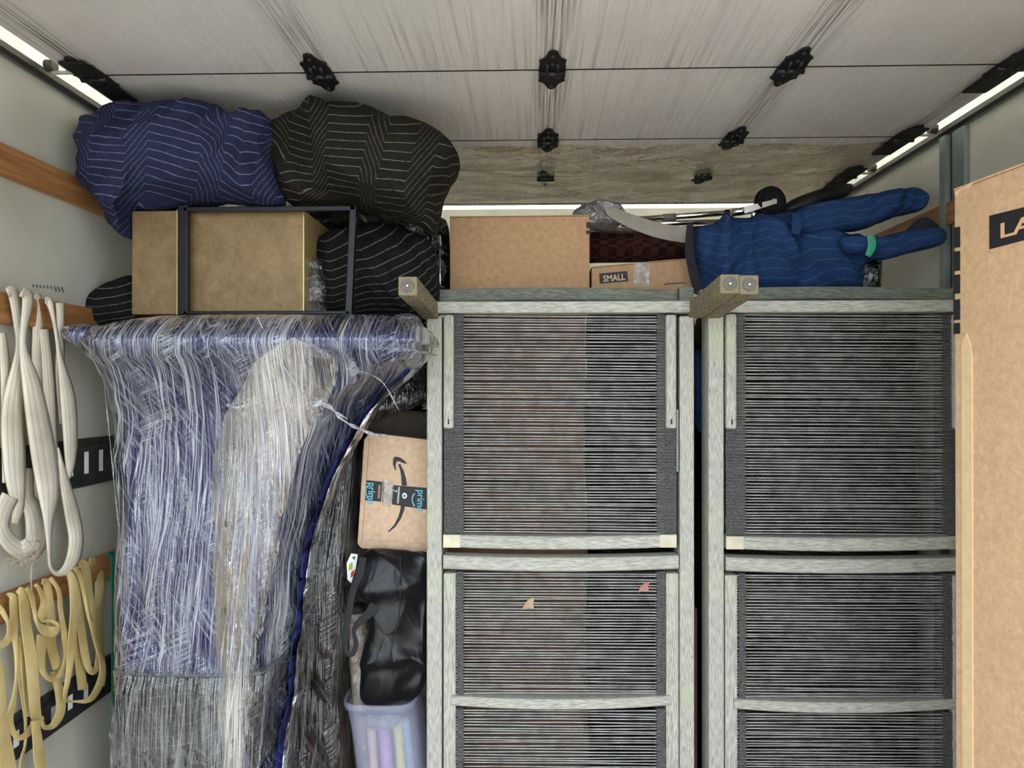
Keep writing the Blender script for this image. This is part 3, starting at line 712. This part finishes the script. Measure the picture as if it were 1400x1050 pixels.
strand([(440,500),(480,505),(520,520),(545,560)], 1.72, .0013)
pillow([(535,436),(556,428),(575,436),(582,465),(580,495),(560,505),(545,490),(548,460)], 1.78, .05, .05, M['clearbag'], 'loose_film', t, amp=.012, seed=9, freq=20)

# darker wrapped bundle between it and the loungers
t = thing('wrapped_bundle', (at(480, 1000, 2.2).x, 2.25, 0), 'dark film-wrapped blanket bundle squeezed between the navy wrapped furniture and the parcel', 'wrapped bundle')
rows = [(478, 500, 575, 2.16, 2.5), (500, 470, 592, 2.12, 2.5), (540, 440, 590, 2.10, 2.5), (560, 430, 560, 2.10, 2.5), (585, 420, 500, 2.12, 2.5), (610, 410, 488, 2.12, 2.5), (700, 400, 480, 2.08, 2.5), (780, 390, 476, 2.04, 2.5), (870, 388, 470, 2.04, 2.45), (950, 385, 462, 2.04, 2.45), (1050, 380, 470, 2.04, 2.45), (1200, 380, 475, 2.04, 2.45), (1325, 380, 475, 2.04, 2.45)]
loft(rows, M['darkb'], 'blanket', t, amp=.016, seed=13, dirv=(1, 0, .6), freq=9)
loft(rows, M['film2'], 'stretch_film', t, amp=.016, seed=13, grow=.009, dirv=(1, 0, .6), freq=9, uvs=1.0)

# ------------------------------------------------------------------ cartons
def carton(label, corners, Yf, depth, mat, name='cardboard_box', gap=True, seam='h', **kw):
    """front face by 4 pixels (bl, br, tr, tl) at Yf"""
    q = [at(x, y, Yf) for x, y in corners]; off = Vector((0, depth, 0))
    t = thing(name, ((q[0]+q[1])/2+off/2), label, 'box', **kw)
    MB().box8(q + [p+off for p in q]).obj('carton', mat, t, bevel=.003)
    e = Vector((0, 0, .003))   # top flaps meeting along the middle
    m = MB(); a, b = q[3], q[2]
    m.box8([a+e*.2, b+e*.2, b+e, a+e, a+e*.2+off*.495, b+e*.2+off*.495, b+e+off*.495, a+e+off*.495]); m.obj('flap', mat, t)
    m = MB(); m.box8([a+e*.2+off*.505, b+e*.2+off*.505, b+e+off*.505, a+e+off*.505, a+e*.2+off, b+e*.2+off, b+e+off, a+e+off]); m.obj('flap', mat, t)
    return t
def decal(pts, Y, mat, name, parent, th=.0006, **kw):
    return MB().prism([at(x, y, Y) for x, y in pts], (0, -th, 0)).obj(name, mat, parent, **kw)
def lettering(txt, org, ux, uz, size, mat, parent, name='lettering', bold=.0, sx=1.0, ext=.0003):
    cu = bpy.data.curves.new(name, 'FONT'); cu.body = txt; cu.size = 1.0; cu.offset = bold; cu.extrude = ext/size; cu.resolution_u = 3
    cu.align_x = 'LEFT'; cu.materials.append(mat)
    o = bpy.data.objects.new(name, cu); C.objects.link(o)
    n = ux.cross(uz)
    mm = Matrix((ux*size*sx, uz*size, n*size)).transposed().to_4x4(); mm.translation = org
    if parent is not None:
        o.parent = parent; mm = Matrix.Translation(-WL.get(parent.name, Vector())) @ mm
    o.matrix_basis = mm
    bpy.context.view_layer.update()
    me = bpy.data.meshes.new_from_object(o.evaluated_get(bpy.context.evaluated_depsgraph_get())); me.name = name
    q = bpy.data.objects.new(name, me); C.objects.link(q); q.parent = o.parent; q.matrix_basis = mm
    bpy.data.objects.remove(o)
    return q
# plain box on top, centre
BX = carton('plain tan cardboard box sitting above the left lounger, just under the bright roof gap', [(615,400),(806,399),(806,295),(615,297)], 2.2, .38, M['card'])
decal([(801.5,304),(806,304),(806,312),(801.5,312)], 2.1995, M['ink'], 'printed_mark', BX); decal([(801.5,315),(806,315),(806,320),(801.5,320)], 2.1995, M['ink'], 'printed_mark', BX)
# SMALL box
BS = carton('small tan cardboard box lettered SMALL, half behind the lounger top', [(809,408),(950,400),(946,354),(809,366)], 2.2, .30, M['card2'])
decal([(820,388),(859,384.5),(857.5,370.5),(819,374)], 2.1993, M['ink'], 'black_label', BS)
a = at(825, 385.3, 2.198); b = at(855, 382.4, 2.198); ux = (b-a).normalized(); lettering('SMALL', a, ux, ux.cross(Vector((0,1,0))).normalized(), .0265, M['cardpink'], BS, bold=.02, sx=.86)
MB().bpx(866, 359, 888, 392, 2.1975, 2.1992).obj('clear_tape', M['cleartape'], BS)
decal([(905,391),(910,387.5),(935,386),(940,389),(935,387.2),(911,388.8)], 2.1993, M['ink'], 'printed_line', BS)
# parcel with the arrow
PQ = [(494,749),(606,756),(608,604),(505,592)]
PY = 2.10
q = [at(x, y, PY) for x, y in PQ]; off = Vector((-.02, .30, 0))
bkl = [at(491,744,PY).x, at(500,600,PY).x]
PB = thing('parcel_box', ((q[0]+q[1])/2), 'tan shipping parcel with a curved arrow print and black tape, above the black bag', 'box')
MB().box8(q + [p+off for p in q]).obj('carton', M['cardpink'], PB, bevel=.003)
m = MB(); m.prism([at(x, y, PY-.001) for x, y in ((496,737),(604,745),(606,756),(494,749))], (0, -.0025, 0)); m.obj('flap', M['cardpink'], PB)
m = MB(); m.prism([at(x, y, PY-.001) for x, y in ((503.5,604),(608,616),(608,604),(505,592))], (0, -.0025, 0)); m.obj('flap', M['cardpink'], PB)
m = MB(); m.prism([at(x, y, PY+.0) for x, y in ((489,743),(494,749),(505,592),(498,602))], (-.004, .25, 0)); m.obj('side_flap', M['cardpink'], PB)
def K(x, y): return (440+x*160/764, 560+y*220/1050)
dY = PY-.0008
decal([K(*p) for p in ((430,798),(470,755),(500,700),(513,650),(518,622),(545,622),(535,665),(515,715),(480,765),(440,798))], dY, M['ink'], 'printed_arrow', PB)
decal([K(*p) for p in ((522,495),(518,430),(510,390),(498,358),(512,354),(535,400),(550,450),(556,497))], dY, M['ink'], 'printed_arrow', PB)
decal([K(*p) for p in ((478,397),(464,355),(466,318),(480,306),(510,312),(540,332),(558,355),(530,348),(500,336),(488,340),(482,360),(484,395))], dY, M['ink'], 'printed_arrow', PB)
decal([K(*p) for p in ((292,460),(407,472),(403,603),(283,590))], dY, M['ink'], 'printed_tape', PB)
decal([K(*p) for p in ((460,492),(700,512),(700,655),(452,618))], dY, M['ink'], 'printed_tape', PB)
dn = (at(*K(640,620), dY)-at(*K(645,520), dY)).normalized(); rt_ = dn.cross(Vector((0,1,0))).normalized()
if rt_.x < 0: rt_ = -rt_
lettering('prime', at(*K(627,522), dY-.0012), dn, rt_, .030, M['tapeblue'], PB, bold=.012, sx=.9)
lettering('prime', at(*K(306,474), dY-.0012), dn, rt_, .030, M['tapeblue'], PB, bold=.012, sx=.9)
for bx_ in (592, 288):
    d0 = 12 if bx_ == 592 else -40
    decal([K(bx_+18, 535+d0), K(bx_+2, 560+d0), K(bx_+2, 585+d0), K(bx_+12, 610+d0), K(bx_+6, 618+d0), K(bx_-5, 585+d0), K(bx_-5, 555+d0), K(bx_+10, 533+d0)], dY-.0006, M['tapeblue'], 'printed_smile', PB)
    decal([K(bx_+2, 622+d0), K(bx_+16, 618+d0), K(bx_+14, 602+d0), K(bx_+11, 614+d0)], dY-.0006, M['tapeblue'], 'printed_smile', PB)
pc = at(*K(540,562), dY-.0006)
decal([K(540+16*math.cos(a*.393), 562+19*math.sin(a*.393)) for a in range(16)], dY-.0006, M['tapewhite'], 'printed_disc', PB)
decal([K(533,554),K(549,562),K(535,574)], dY-.0014, M['ink'], 'printed_triangle', PB)
for xx in (500, 507):
    decal([K(xx, 505), K(xx+3, 505), K(xx-6, 612), K(xx-9, 612)], dY-.0006, M['tapewhite'], 'printed_line', PB)
for xx in (372, 380):
    decal([K(xx, 492), K(xx+3, 492), K(xx-3, 580), K(xx-6, 580)], dY-.0006, M['inkcard'], 'printed_line', PB)
lettering('7', at(*K(466,520), dY-.0012), dn, rt_, .016, M['tapewhite'], PB, bold=.0)
MB().prism([at(*K(x, y), PY-.0026) for x, y in ((395,455),(470,470),(455,640),(385,620))], (0, -.0005, 0)).obj('clear_tape', M['cleartape'], PB)

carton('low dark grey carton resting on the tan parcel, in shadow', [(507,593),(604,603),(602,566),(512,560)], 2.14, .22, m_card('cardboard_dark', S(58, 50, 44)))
# brown boxes seen through the weave
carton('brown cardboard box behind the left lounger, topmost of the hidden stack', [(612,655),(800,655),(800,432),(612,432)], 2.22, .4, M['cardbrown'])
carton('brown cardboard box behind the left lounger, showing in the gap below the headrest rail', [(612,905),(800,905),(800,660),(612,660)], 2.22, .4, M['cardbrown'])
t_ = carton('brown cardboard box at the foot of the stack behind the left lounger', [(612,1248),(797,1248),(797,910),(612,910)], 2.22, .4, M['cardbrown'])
loft([(412, 822, 940, 2.26, 2.6), (440, 812, 952, 2.2, 2.6), (600, 810, 954, 2.2, 2.6), (760, 812, 950, 2.2, 2.6), (900, 812, 952, 2.2, 2.6), (1080, 812, 952, 2.2, 2.6), (1250, 815, 948, 2.2, 2.6)], M['darkb'], 'blanket_stack', amp=.02, seed=21, label='dark stitched blankets piled behind the right half of the left lounger', cat='blanket')
loft([(412, 985, 1256, 2.26, 2.6), (440, 975, 1256, 2.2, 2.6), (600, 972, 1256, 2.18, 2.6), (760, 975, 1256, 2.2, 2.6), (900, 975, 1256, 2.2, 2.6), (1080, 975, 1256, 2.2, 2.6), (1250, 978, 1256, 2.2, 2.6)], M['olive'], 'blanket_stack', amp=.008, seed=25, label='dark brown blankets piled behind the right lounger', cat='blanket')
pillow([(948,490),(955,478),(964,500),(966,560),(960,590),(950,575)], 2.16, .03, .03, M['blue'], 'blanket_corner', amp=.004, seed=8, n=60, rings=8, label='bit of bright blue blanket showing in the gap between the two loungers', cat='blanket')
MB().bpx(948, 832, 953, 1248, 2.14, 2.17).obj('wooden_board', M['cardbrown'], label='narrow reddish brown board edge in the gap between the two loungers', cat='board')

# big tall carton at right (side face turned to us)
Pf = at(1304, 262, 1.515); tt_ = Vector((.141, -.99, 0)).normalized(); nn = Vector((tt_.y, -tt_.x, 0))
TOPZ = ZC+.4
Pf.z = 0; Ln = .56; dp = -nn*.26
t = thing('tall_carton', tuple(Pf+tt_*.28+dp*.5), 'tall tan cardboard carton lettered LARGE, cut off at the right edge', 'box')
c0 = Pf; c1 = Pf+tt_*Ln; H = Vector((0, 0, TOPZ))
MB().box8([c0, c1, c1+H, c0+H, c0+dp, c1+dp, c1+dp+H, c0+dp+H]).obj('carton', M['cardlight'], t, bevel=.004)
MB().prism([c0+H, c1+H, c1+H+dp*.5, c0+H+dp*.5], (0, 0, .004)).obj('flap', M['cardlight'], t)
MB().prism([c0+H+dp*.52, c1+H+dp*.52, c1+H+dp, c0+H+dp], (0, 0, .004)).obj('flap', M['cardlight'], t)
def side(px, py, off=0.0006): return onplane(px, py, Pf, nn)+nn*off
def sdecal(pts, mat, name, th=.0008, off=.0002, **kw):
    return MB().prism([side(x, y, off) for x, y in pts], nn*th).obj(name, mat, t, **kw)
sdecal([(1353,295),(1425,277),(1425,322),(1353,341)], M['ink'], 'black_label')
lz = side(1367, 326, .0016); lettering('LARGE', lz, tt_, Vector((0,0,1)), .0385, M['inkcard'], t, bold=.018, sx=1.75)
for ya, yb in ((311,339),(344,371),(376,402),(410,438),(442,457)): sdecal([(1304,ya),(1313,ya-1),(1313,yb-1),(1304,yb)], M['ink'], 'printed_bar')
sdecal([(1316,470),(1322,455),(1328,472),(1330,490),(1331,1060),(1317,1060)], M['cardedge'], 'glue_seam', th=.0022)
sdecal([(1306,262),(1330,250),(1326,256),(1312,262),(1308,268)], M['cardedge'], 'worn_corner', th=.002)

# ------------------------------------------------------------------ side table with gold panels, upper left
t = thing('side_table', (at(300, 430, 1.95).x, 1.95, at(300, 430, 1.86).z), 'black metal framed side table with brushed gold panels, on its side atop the wrapped furniture', 'table')
MB().bpx(180, 288, 240.5, 430, 1.86, 2.16).obj('gold_panel', M['gold'], t, bevel=.002)
MB().bpx(256, 288, 414, 429, 1.88, 2.16).obj('gold_panel', M['gold'], t, bevel=.002)
MB().bpx(240.5, 288, 243, 430, 1.862, 2.16).obj('panel_edge', M['goldedge'], t)
MB().bpx(414, 288, 415.8, 429, 1.882, 2.16).obj('panel_edge', M['goldedge'], t)
MB().bpx(243, 280, 256, 430, 1.84, 1.86).obj('frame_bar', M['frame'], t, bevel=.002)
MB().bpx(250, 281, 486, 289, 1.84, 1.86).obj('frame_bar', M['frame'], t, bevel=.002)
MB().bpx(250, 424.5, 478, 430, 1.84, 1.86).obj('frame_bar', M['frame'], t, bevel=.002)
m = MB(); a = [at(x, y, 1.84) for x, y in ((471.5,430),(480.5,430),(487,281),(478,281))]; m.box8(a+[p+Vector((0,.02,0)) for p in a]); m.obj('frame_bar', M['frame'], t, bevel=.002)
for x in (243, 475): MB().bpx(x, 281, x+9, 290, 1.86, 2.18).obj('frame_bar', M['frame'], t, bevel=.002)

# blankets piled up at the top left
pillow([(113,160),(150,160),(195,149),(215,156),(262,152),(330,163),(368,168),(384,200),(388,250),(382,280),(340,279),(300,279),(250,279),(215,284),(182,289),(181,320),(160,308),(150,282),(133,258),(130,215),(118,185)], 1.87, .15, .12, M['navy'], 'moving_blanket', amp=.058, seed=31, dirv=(.8, 0, -.5), freq=7, n=200, rings=34, flat=.55, label='navy moving blanket with white zigzag stitching, heaped at top left', cat='blanket')
pillow([(372,172),(400,157),(432,149),(452,152),(457,157),(510,163),(540,178),(548,181),(575,182),(602,196),(623,215),(623,232),(606,262),(598,300),(590,316),(570,308),(540,298),(490,284),(440,284),(398,278),(380,240),(372,200)], 1.92, .17, .15, M['olive'], 'moving_blanket', amp=.060, seed=37, dirv=(.7, 0, .6), freq=6.5, n=200, rings=34, flat=.55, label='black-brown moving blanket with pale zigzag stitching, heaped beside the navy one', cat='blanket')
pillow([(420,395),(428,350),(445,328),(475,315),(520,303),(560,318),(590,340),(600,390),(598,432),(560,440),(470,440),(428,432)], 2.05, .12, .14, M['blackb'], 'moving_blanket', amp=.035, seed=41, dirv=(.5, 0, 1), freq=8, n=160, rings=26, label='black moving blanket with curved white stitching, seen through the empty table frame', cat='blanket')
pillow([(120,442),(121,418),(140,395),(160,383),(185,377),(200,400),(200,444),(160,446)], 1.93, .05, .06, M['blackb'], 'moving_blanket', amp=.012, seed=43, freq=7, n=100, rings=16, label='small tuft of black stitched blanket left of the gold table', cat='blanket')
# black shape added to darken the depth behind, then glossy wraps and rods
pillow([(405,285),(480,280),(560,290),(588,310),(590,360),(585,440),(560,520),(420,520),(400,440)], 2.32, .1, .2, M['blackfilm'], 'dark_filler', amp=.03, seed=47, freq=12, n=120, rings=20, label='added glossy black shape filling the dark depth behind the table frame', cat='wrapped furniture')
pillow([(418,358),(430,352),(440,362),(446,390),(445,425),(430,436),(418,428)], 1.95, .03, .03, M['clearbag'], 'wrap_bundle', amp=.012, seed=49, freq=22, n=70, rings=12, label='shiny clear plastic scrunch in the corner of the table frame', cat='plastic wrap')
pillow([(575,318),(592,300),(612,305),(616,350),(616,410),(598,425),(575,420),(570,370)], 2.30, .05, .1, M['blackfilm'], 'plastic_bag', amp=.03, seed=51, freq=24, n=90, rings=16, label='crumpled black plastic bag left of the plain tan box', cat='bag')
for x, yt, lab in ((585.5, 322, 'thin metal rod with an arrow tip, the left one of a pair'), (602, 322, 'thin metal rod with a blunt tip, right next to the plain tan box')):
    a = at(x, 428 if x > 600 else 395, 2.165); b = at(x-1, yt+14, 2.165); c = at(x-1, yt, 2.165); a.z = ZC+.24
    r = thing('metal_rod', a, lab, 'rod')
    MB().tube([a, b], .0028, 8).obj('shaft', M['chrome'], r, smooth=True)
    MB().tube([b, b+(c-b)*.3, c], [.006, .0055, .001] if x < 600 else [.006, .006, .0035], 10).obj('tip', M['chrome'], r)

# ------------------------------------------------------------------ things above the SMALL box: rug, silver bag, chrome rack, grey band
t = thing('rolled_rug', at(880, 350, 2.7), 'dark red patterned rug rolled up behind the small box', 'rug')
m = MB(); a = at(806, 336, 2.62); b = at(965, 333, 2.62); m.tube([a, (a+b)/2, b], .062, 28); m.obj('roll', M['rug'], t, smooth=True)
m = MB(); m.tube([at(806, 317, 2.58), at(885, 314, 2.58)], .009, 10); m.obj('pale_edge', M['creamroll'], t, smooth=True)
pillow([(784,292),(795,282),(815,277),(840,279),(852,290),(850,303),(835,312),(812,314),(795,305)], 2.42, .05, .06, M['silver'], 'plastic_bag', amp=.016, seed=55, freq=20, n=100, rings=18, label='scrunched silver-grey plastic bag on the corner of the plain tan box', cat='bag')
pillow([(812,300),(850,296),(880,305),(875,316),(840,318),(812,316)], 2.5, .03, .03, M['clearbag'], 'wrap_bundle', amp=.010, seed=57, freq=24, n=60, rings=10, label='clear plastic wrap lying on the rolled rug', cat='plastic wrap')
t = thing('grey_band', at(880, 300, 2.3), 'curved flat grey band arching towards the blue blanket', 'band')
ribbon([(829,285,5),(838,291,14),(862,302,18),(890,312,20),(915,318,21),(945,322,22)], lambda px, py, dx: at(px, py, 2.28-dx), .004, M['greyband'], 'band', t)
t = thing('garment_rack', at(950, 300, 2.5), 'chrome tube rack lying across the load with a black caster wheel', 'rack')
MB().tube([at(868, 300, 2.5), at(1040, 288, 2.5)], .0095, 14).obj('tube', M['chrome'], t, smooth=True)
MB().tube([at(850, 307, 2.46), at(990, 303, 2.46)], .0085, 14).obj('tube', M['chrome'], t, smooth=True)
MB().tube([at(1028, 290, 2.40), at(1066, 284, 2.40)], .011, 12).obj('tube', M['chrome'], t, smooth=True)
for x, y in ((915, 297), (1000, 291)): MB().tube([at(x-9, y+.6, 2.5), at(x+9, y-.6, 2.5)], .0125, 12).obj('clamp', M['greyband'] if x < 950 else M['frame'], t, smooth=True)
wc = at(1053, 277, 2.33)
ax = Vector((.24, -.97, 0)).normalized()
wh = MB().tube([wc-ax*.014, wc-ax*.011, wc+ax*.011, wc+ax*.014], [.043, .050, .050, .043], 32).obj('caster_wheel', M['tyre'], t, smooth=False)
MB().tube([wc+ax*.0135, wc+ax*.0155], .030, 24).obj('wheel_disc', M['black'], wh)
MB().tube([wc-ax*.018, wc+ax*.022], .0075, 12).obj('hub', M['chrome'], wh)
a_ = wc+ax*.020; q_ = at(1018, 292, a_.y); q2_ = at(1016, 283, a_.y)
MB().prism([a_+Vector((.008,0,.006)), a_+Vector((.008,0,-.008)), q_, q2_], ax*.003).obj('caster_fork', M['chrome'], wh)
MB().tube([at(1000, 291, 2.36), at(1034, 286, 2.36)], .013, 14).obj('socket', M['chrome'], t, smooth=True)
MB().tube([at(1030, 304, 2.33), at(1031, 280, 2.33)], .008, 12).obj('caster_stem', M['chrome'], t, smooth=True)
pillow([(1065,292),(1080,275),(1110,262),(1140,254),(1165,252),(1160,268),(1120,282),(1090,296)], 2.42, .04, .05, M['blackplastic'], 'black_strap_bundle', amp=.01, seed=59, n=80, rings=12, label='black bundle lying behind the blue blanket, under the right door track', cat='bundle')
MB().prism([at(x, y, 2.95) for x, y in ((1087,262),(1112,236),(1142,232),(1142,247),(1116,250),(1103,262))], (0, .012, 0)).obj('cream_board', M['tapewhite'], label='cream cut board corner just under the far end of the raised door', cat='board')

# ------------------------------------------------------------------ blue blanket bundle at right
t = thing('blanket_bundle', at(1080, 395, 2.2), 'bright blue moving blanket bundle tied at its waist, above the right lounger', 'blanket')
pillow([(948,314),(975,304),(1010,296),(1050,292),(1088,290),(1096,320),(1095,360),(1098,400),(1020,402),(952,402),(948,370),(944,340)], 2.22, .085, .10, M['blue'], 'blanket', t, amp=.046, seed=61, dirv=(.8, 0, -.9), freq=8, n=160, rings=26, flat=.55)
pillow([(1085,322),(1110,318),(1150,320),(1190,326),(1196,345),(1184,365),(1182,402),(1140,403),(1085,402),(1080,360)], 2.21, .075, .10, M['blue'], 'blanket', t, amp=.042, seed=63, dirv=(.9, 0, .5), freq=6.5, n=160, rings=24, flat=.55)
pillow([(1078,310),(1090,288),(1130,277),(1180,270),(1225,260),(1252,256),(1264,262),(1267,274),(1258,287),(1225,297),(1180,312),(1140,319),(1100,319)], 2.17, .05, .06, M['blue'], 'blanket', t, amp=.022, seed=65, dirv=(.1, 0, 1), freq=11, n=150, rings=22, flat=.6)
pillow([(1150,325),(1190,328),(1220,322),(1250,315),(1280,313),(1290,322),(1283,335),(1255,343),(1225,350),(1205,354),(1180,348),(1160,345)], 2.09, .04, .05, M['blue'], 'blanket', t, amp=.020, seed=67, dirv=(.1, 0, 1), freq=7, n=130, rings=20, flat=.6)
pillow([(1240,318),(1250,303),(1262,297),(1272,300),(1285,316),(1262,322)], 2.1, .02, .03, M['bluebind'], 'blanket_corner', t, amp=.004, seed=68, n=60, rings=8)
ribbon([(1088,292,9),(1089,305,12),(1087,320,11)], lambda px, py, dx: at(px, py, 2.115-dx), .006, M['blue'], 'knot', t)
ribbon([(1189,322,8),(1192,330,11),(1191,340,10),(1186,350,7)], lambda px, py, dx: at(px, py, 2.022-dx), .002, M['green'], 'green_tape', t)
ribbon([(943,306,8),(942,340,11),(947,370,12),(956,400,14)], lambda px, py, dx: at(px, py, 2.15-dx), .008, M['bluebind'], 'binding', t)
pillow([(1176,362),(1185,356),(1203,357),(1202,380),(1201,402),(1178,402)], 2.16, .025, .03, M['blackfilm'], 'wrapped_bottle', amp=.006, seed=69, freq=20, n=60, rings=10, label='small dark item in glossy plastic beside the blue blanket bundle', cat='wrapped item')

# ------------------------------------------------------------------ black bag, paper roll and clear bin
t = thing('tote_bag', at(540, 965, 2.05), 'slack black nylon bag with a hanging handle, below the tan parcel', 'bag')
pillow([(497,762),(520,750),(560,752),(586,758),(587,820),(586,880),(584,925),(568,955),(545,964),(515,963),(496,955),(494,930),(500,880),(506,850),(500,810),(490,785)], 2.06, .06, .05, M['bagfab'], 'bag_body', t, amp=.050, seed=71, dirv=(.95, 0, .35), freq=7, n=180, rings=30, flat=.5)
ribbon([(497,762,9),(491,785,10),(482,810,9),(476,845,9),(472,875,8),(474,892,7),(482,894,7),(487,880,6),(484,862,6),(492,850,10),(505,838,12),(512,826,11)], lambda px, py, dx: at(px, py, 1.965-dx), .002, M['webblack'], 'handle', t)
MB().tube([at(547, 760, 1.99), at(548, 800, 1.985), at(545, 850, 1.985), at(532, 900, 1.98)], .0016, 6).obj('seam', M['webblack'], t)
t = thing('paper_roll', at(490, 1200, 2.1), 'cream paper roll in clear film standing up out of the plastic bin', 'paper roll')
a = at(488, 829, 2.12); b = at(500, 1050, 2.12); b2 = b+(b-a)*.55
MB().tube([a, b2], .028, 24).obj('roll', M['creamroll'], t, smooth=True)
MB().tube([a+(a-b)*.01, a+(b-a)*.03], .0295, 24).obj('roll_end', M['webblack'], t, smooth=True)
MB().tube([a+(b-a)*.02, b2], .031, 24).obj('film', M['clearbag'], t, smooth=True)
t = thing('storage_bin', at(525, 1225, 2.15), 'tall frosted clear plastic bin holding wrapping paper, under the black bag', 'bin')
def ringbin(m, py, xl, xr, Yf, Yb, n=40):
    A = at(xl, py, Yf); B = at(xr, py, Yf)
    for k in range(n):
        g = 2*math.pi*k/n; cx, sy = math.cos(g), math.sin(g)
        ex = math.copysign(abs(cx)**.5, cx); ey = math.copysign(abs(sy)**.5, sy)
        m.v.append(Vector(((A.x+B.x)/2+(B.x-A.x)/2*ex, (Yf+Yb)/2+(Yb-Yf)/2*ey, A.z)))
def shell(rws, nm, mat, th, par):
    m = MB(); n = 40
    for r_ in rws: ringbin(m, *r_)
    for j in range(len(rws)-1):
        for k in range(n): a = j*n; k2 = (k+1) % n; m.f.append((a+k, a+k2, a+n+k2, a+n+k))
    o = m.obj(nm, mat, par, smooth=True); md = o.modifiers.new('wall', 'SOLIDIFY'); md.thickness = th; return o
shell([(973, 468, 566, 2.0, 2.2), (1000, 473, 570, 2.002, 2.198), (1100, 487, 582, 2.008, 2.19), (1310, 500, 600, 2.02, 2.18)], 'bin_body', M['bin'], .002, t)
shell([(964, 464, 564, 1.994, 2.206), (968, 462, 566, 1.990, 2.21), (975, 464, 566, 1.992, 2.208)], 'rim', M['bin'], .004, t)
for nm, x0_, x1_, Yr, r_, cl, lab in (('paper_roll', 543, 560, 2.09, .014, S(238, 226, 120), 'yellow paper roll inside the clear bin'), ('paper_roll', 524, 540, 2.06, .016, S(205, 150, 200), 'pinkish purple paper roll inside the clear bin'), ('paper_roll', 552, 572, 2.13, .018, S(190, 205, 235), 'pale blue paper roll inside the clear bin'), ('paper_roll', 507, 520, 2.06, .012, S(236, 190, 160), 'peach paper roll inside the clear bin')):
    a = at(x0_, 985, Yr); b = at(x1_, 1180, Yr)
    tt = thing(nm, b, lab, 'paper roll', 'paper rolls inside the clear bin')
    MB().tube([a, b], r_, 16).obj('roll', m_plain(nm+lab[:4], cl, .4), tt, smooth=True)
    MB().tube([a-Vector((0,0,.0)), a+Vector((0,0,.004))], r_*.7, 12).obj('core', M['creamroll'], tt)
pillow([(497,975),(520,972),(548,976),(544,992),(520,998),(502,994)], 2.04, .02, .03, M['clearbag'], 'wrap_bundle', amp=.006, seed=75, freq=24, n=50, rings=8, label='crinkled clear wrapper stuffed in the top of the bin', cat='plastic wrap')
# patterned scrap
t = thing('patterned_card', at(478, 785, 2.0), 'small green, red and white patterned scrap beside the black bag handle', 'card')
MB().prism([at(x, y, 1.995) for x, y in ((474,770),(480,757),(489,758),(486,778),(480,797),(475,792))], (0, .004, 0)).obj('card', M['tapewhite'], t)
for pts, cl in ((((477,772),(482,768),(482,778),(477,780)), S(150, 170, 40)), (((480,782),(485,778),(483,788),(479,790)), S(190, 50, 40)), (((481,762),(486,760),(485,766)), S(30, 90, 60))):
    MB().prism([at(x, y, 1.9945) for x, y in pts], (0, -.0008, 0)).obj('printed_patch', m_plain('patch_%d' % int(cl[0]*999), cl), t)
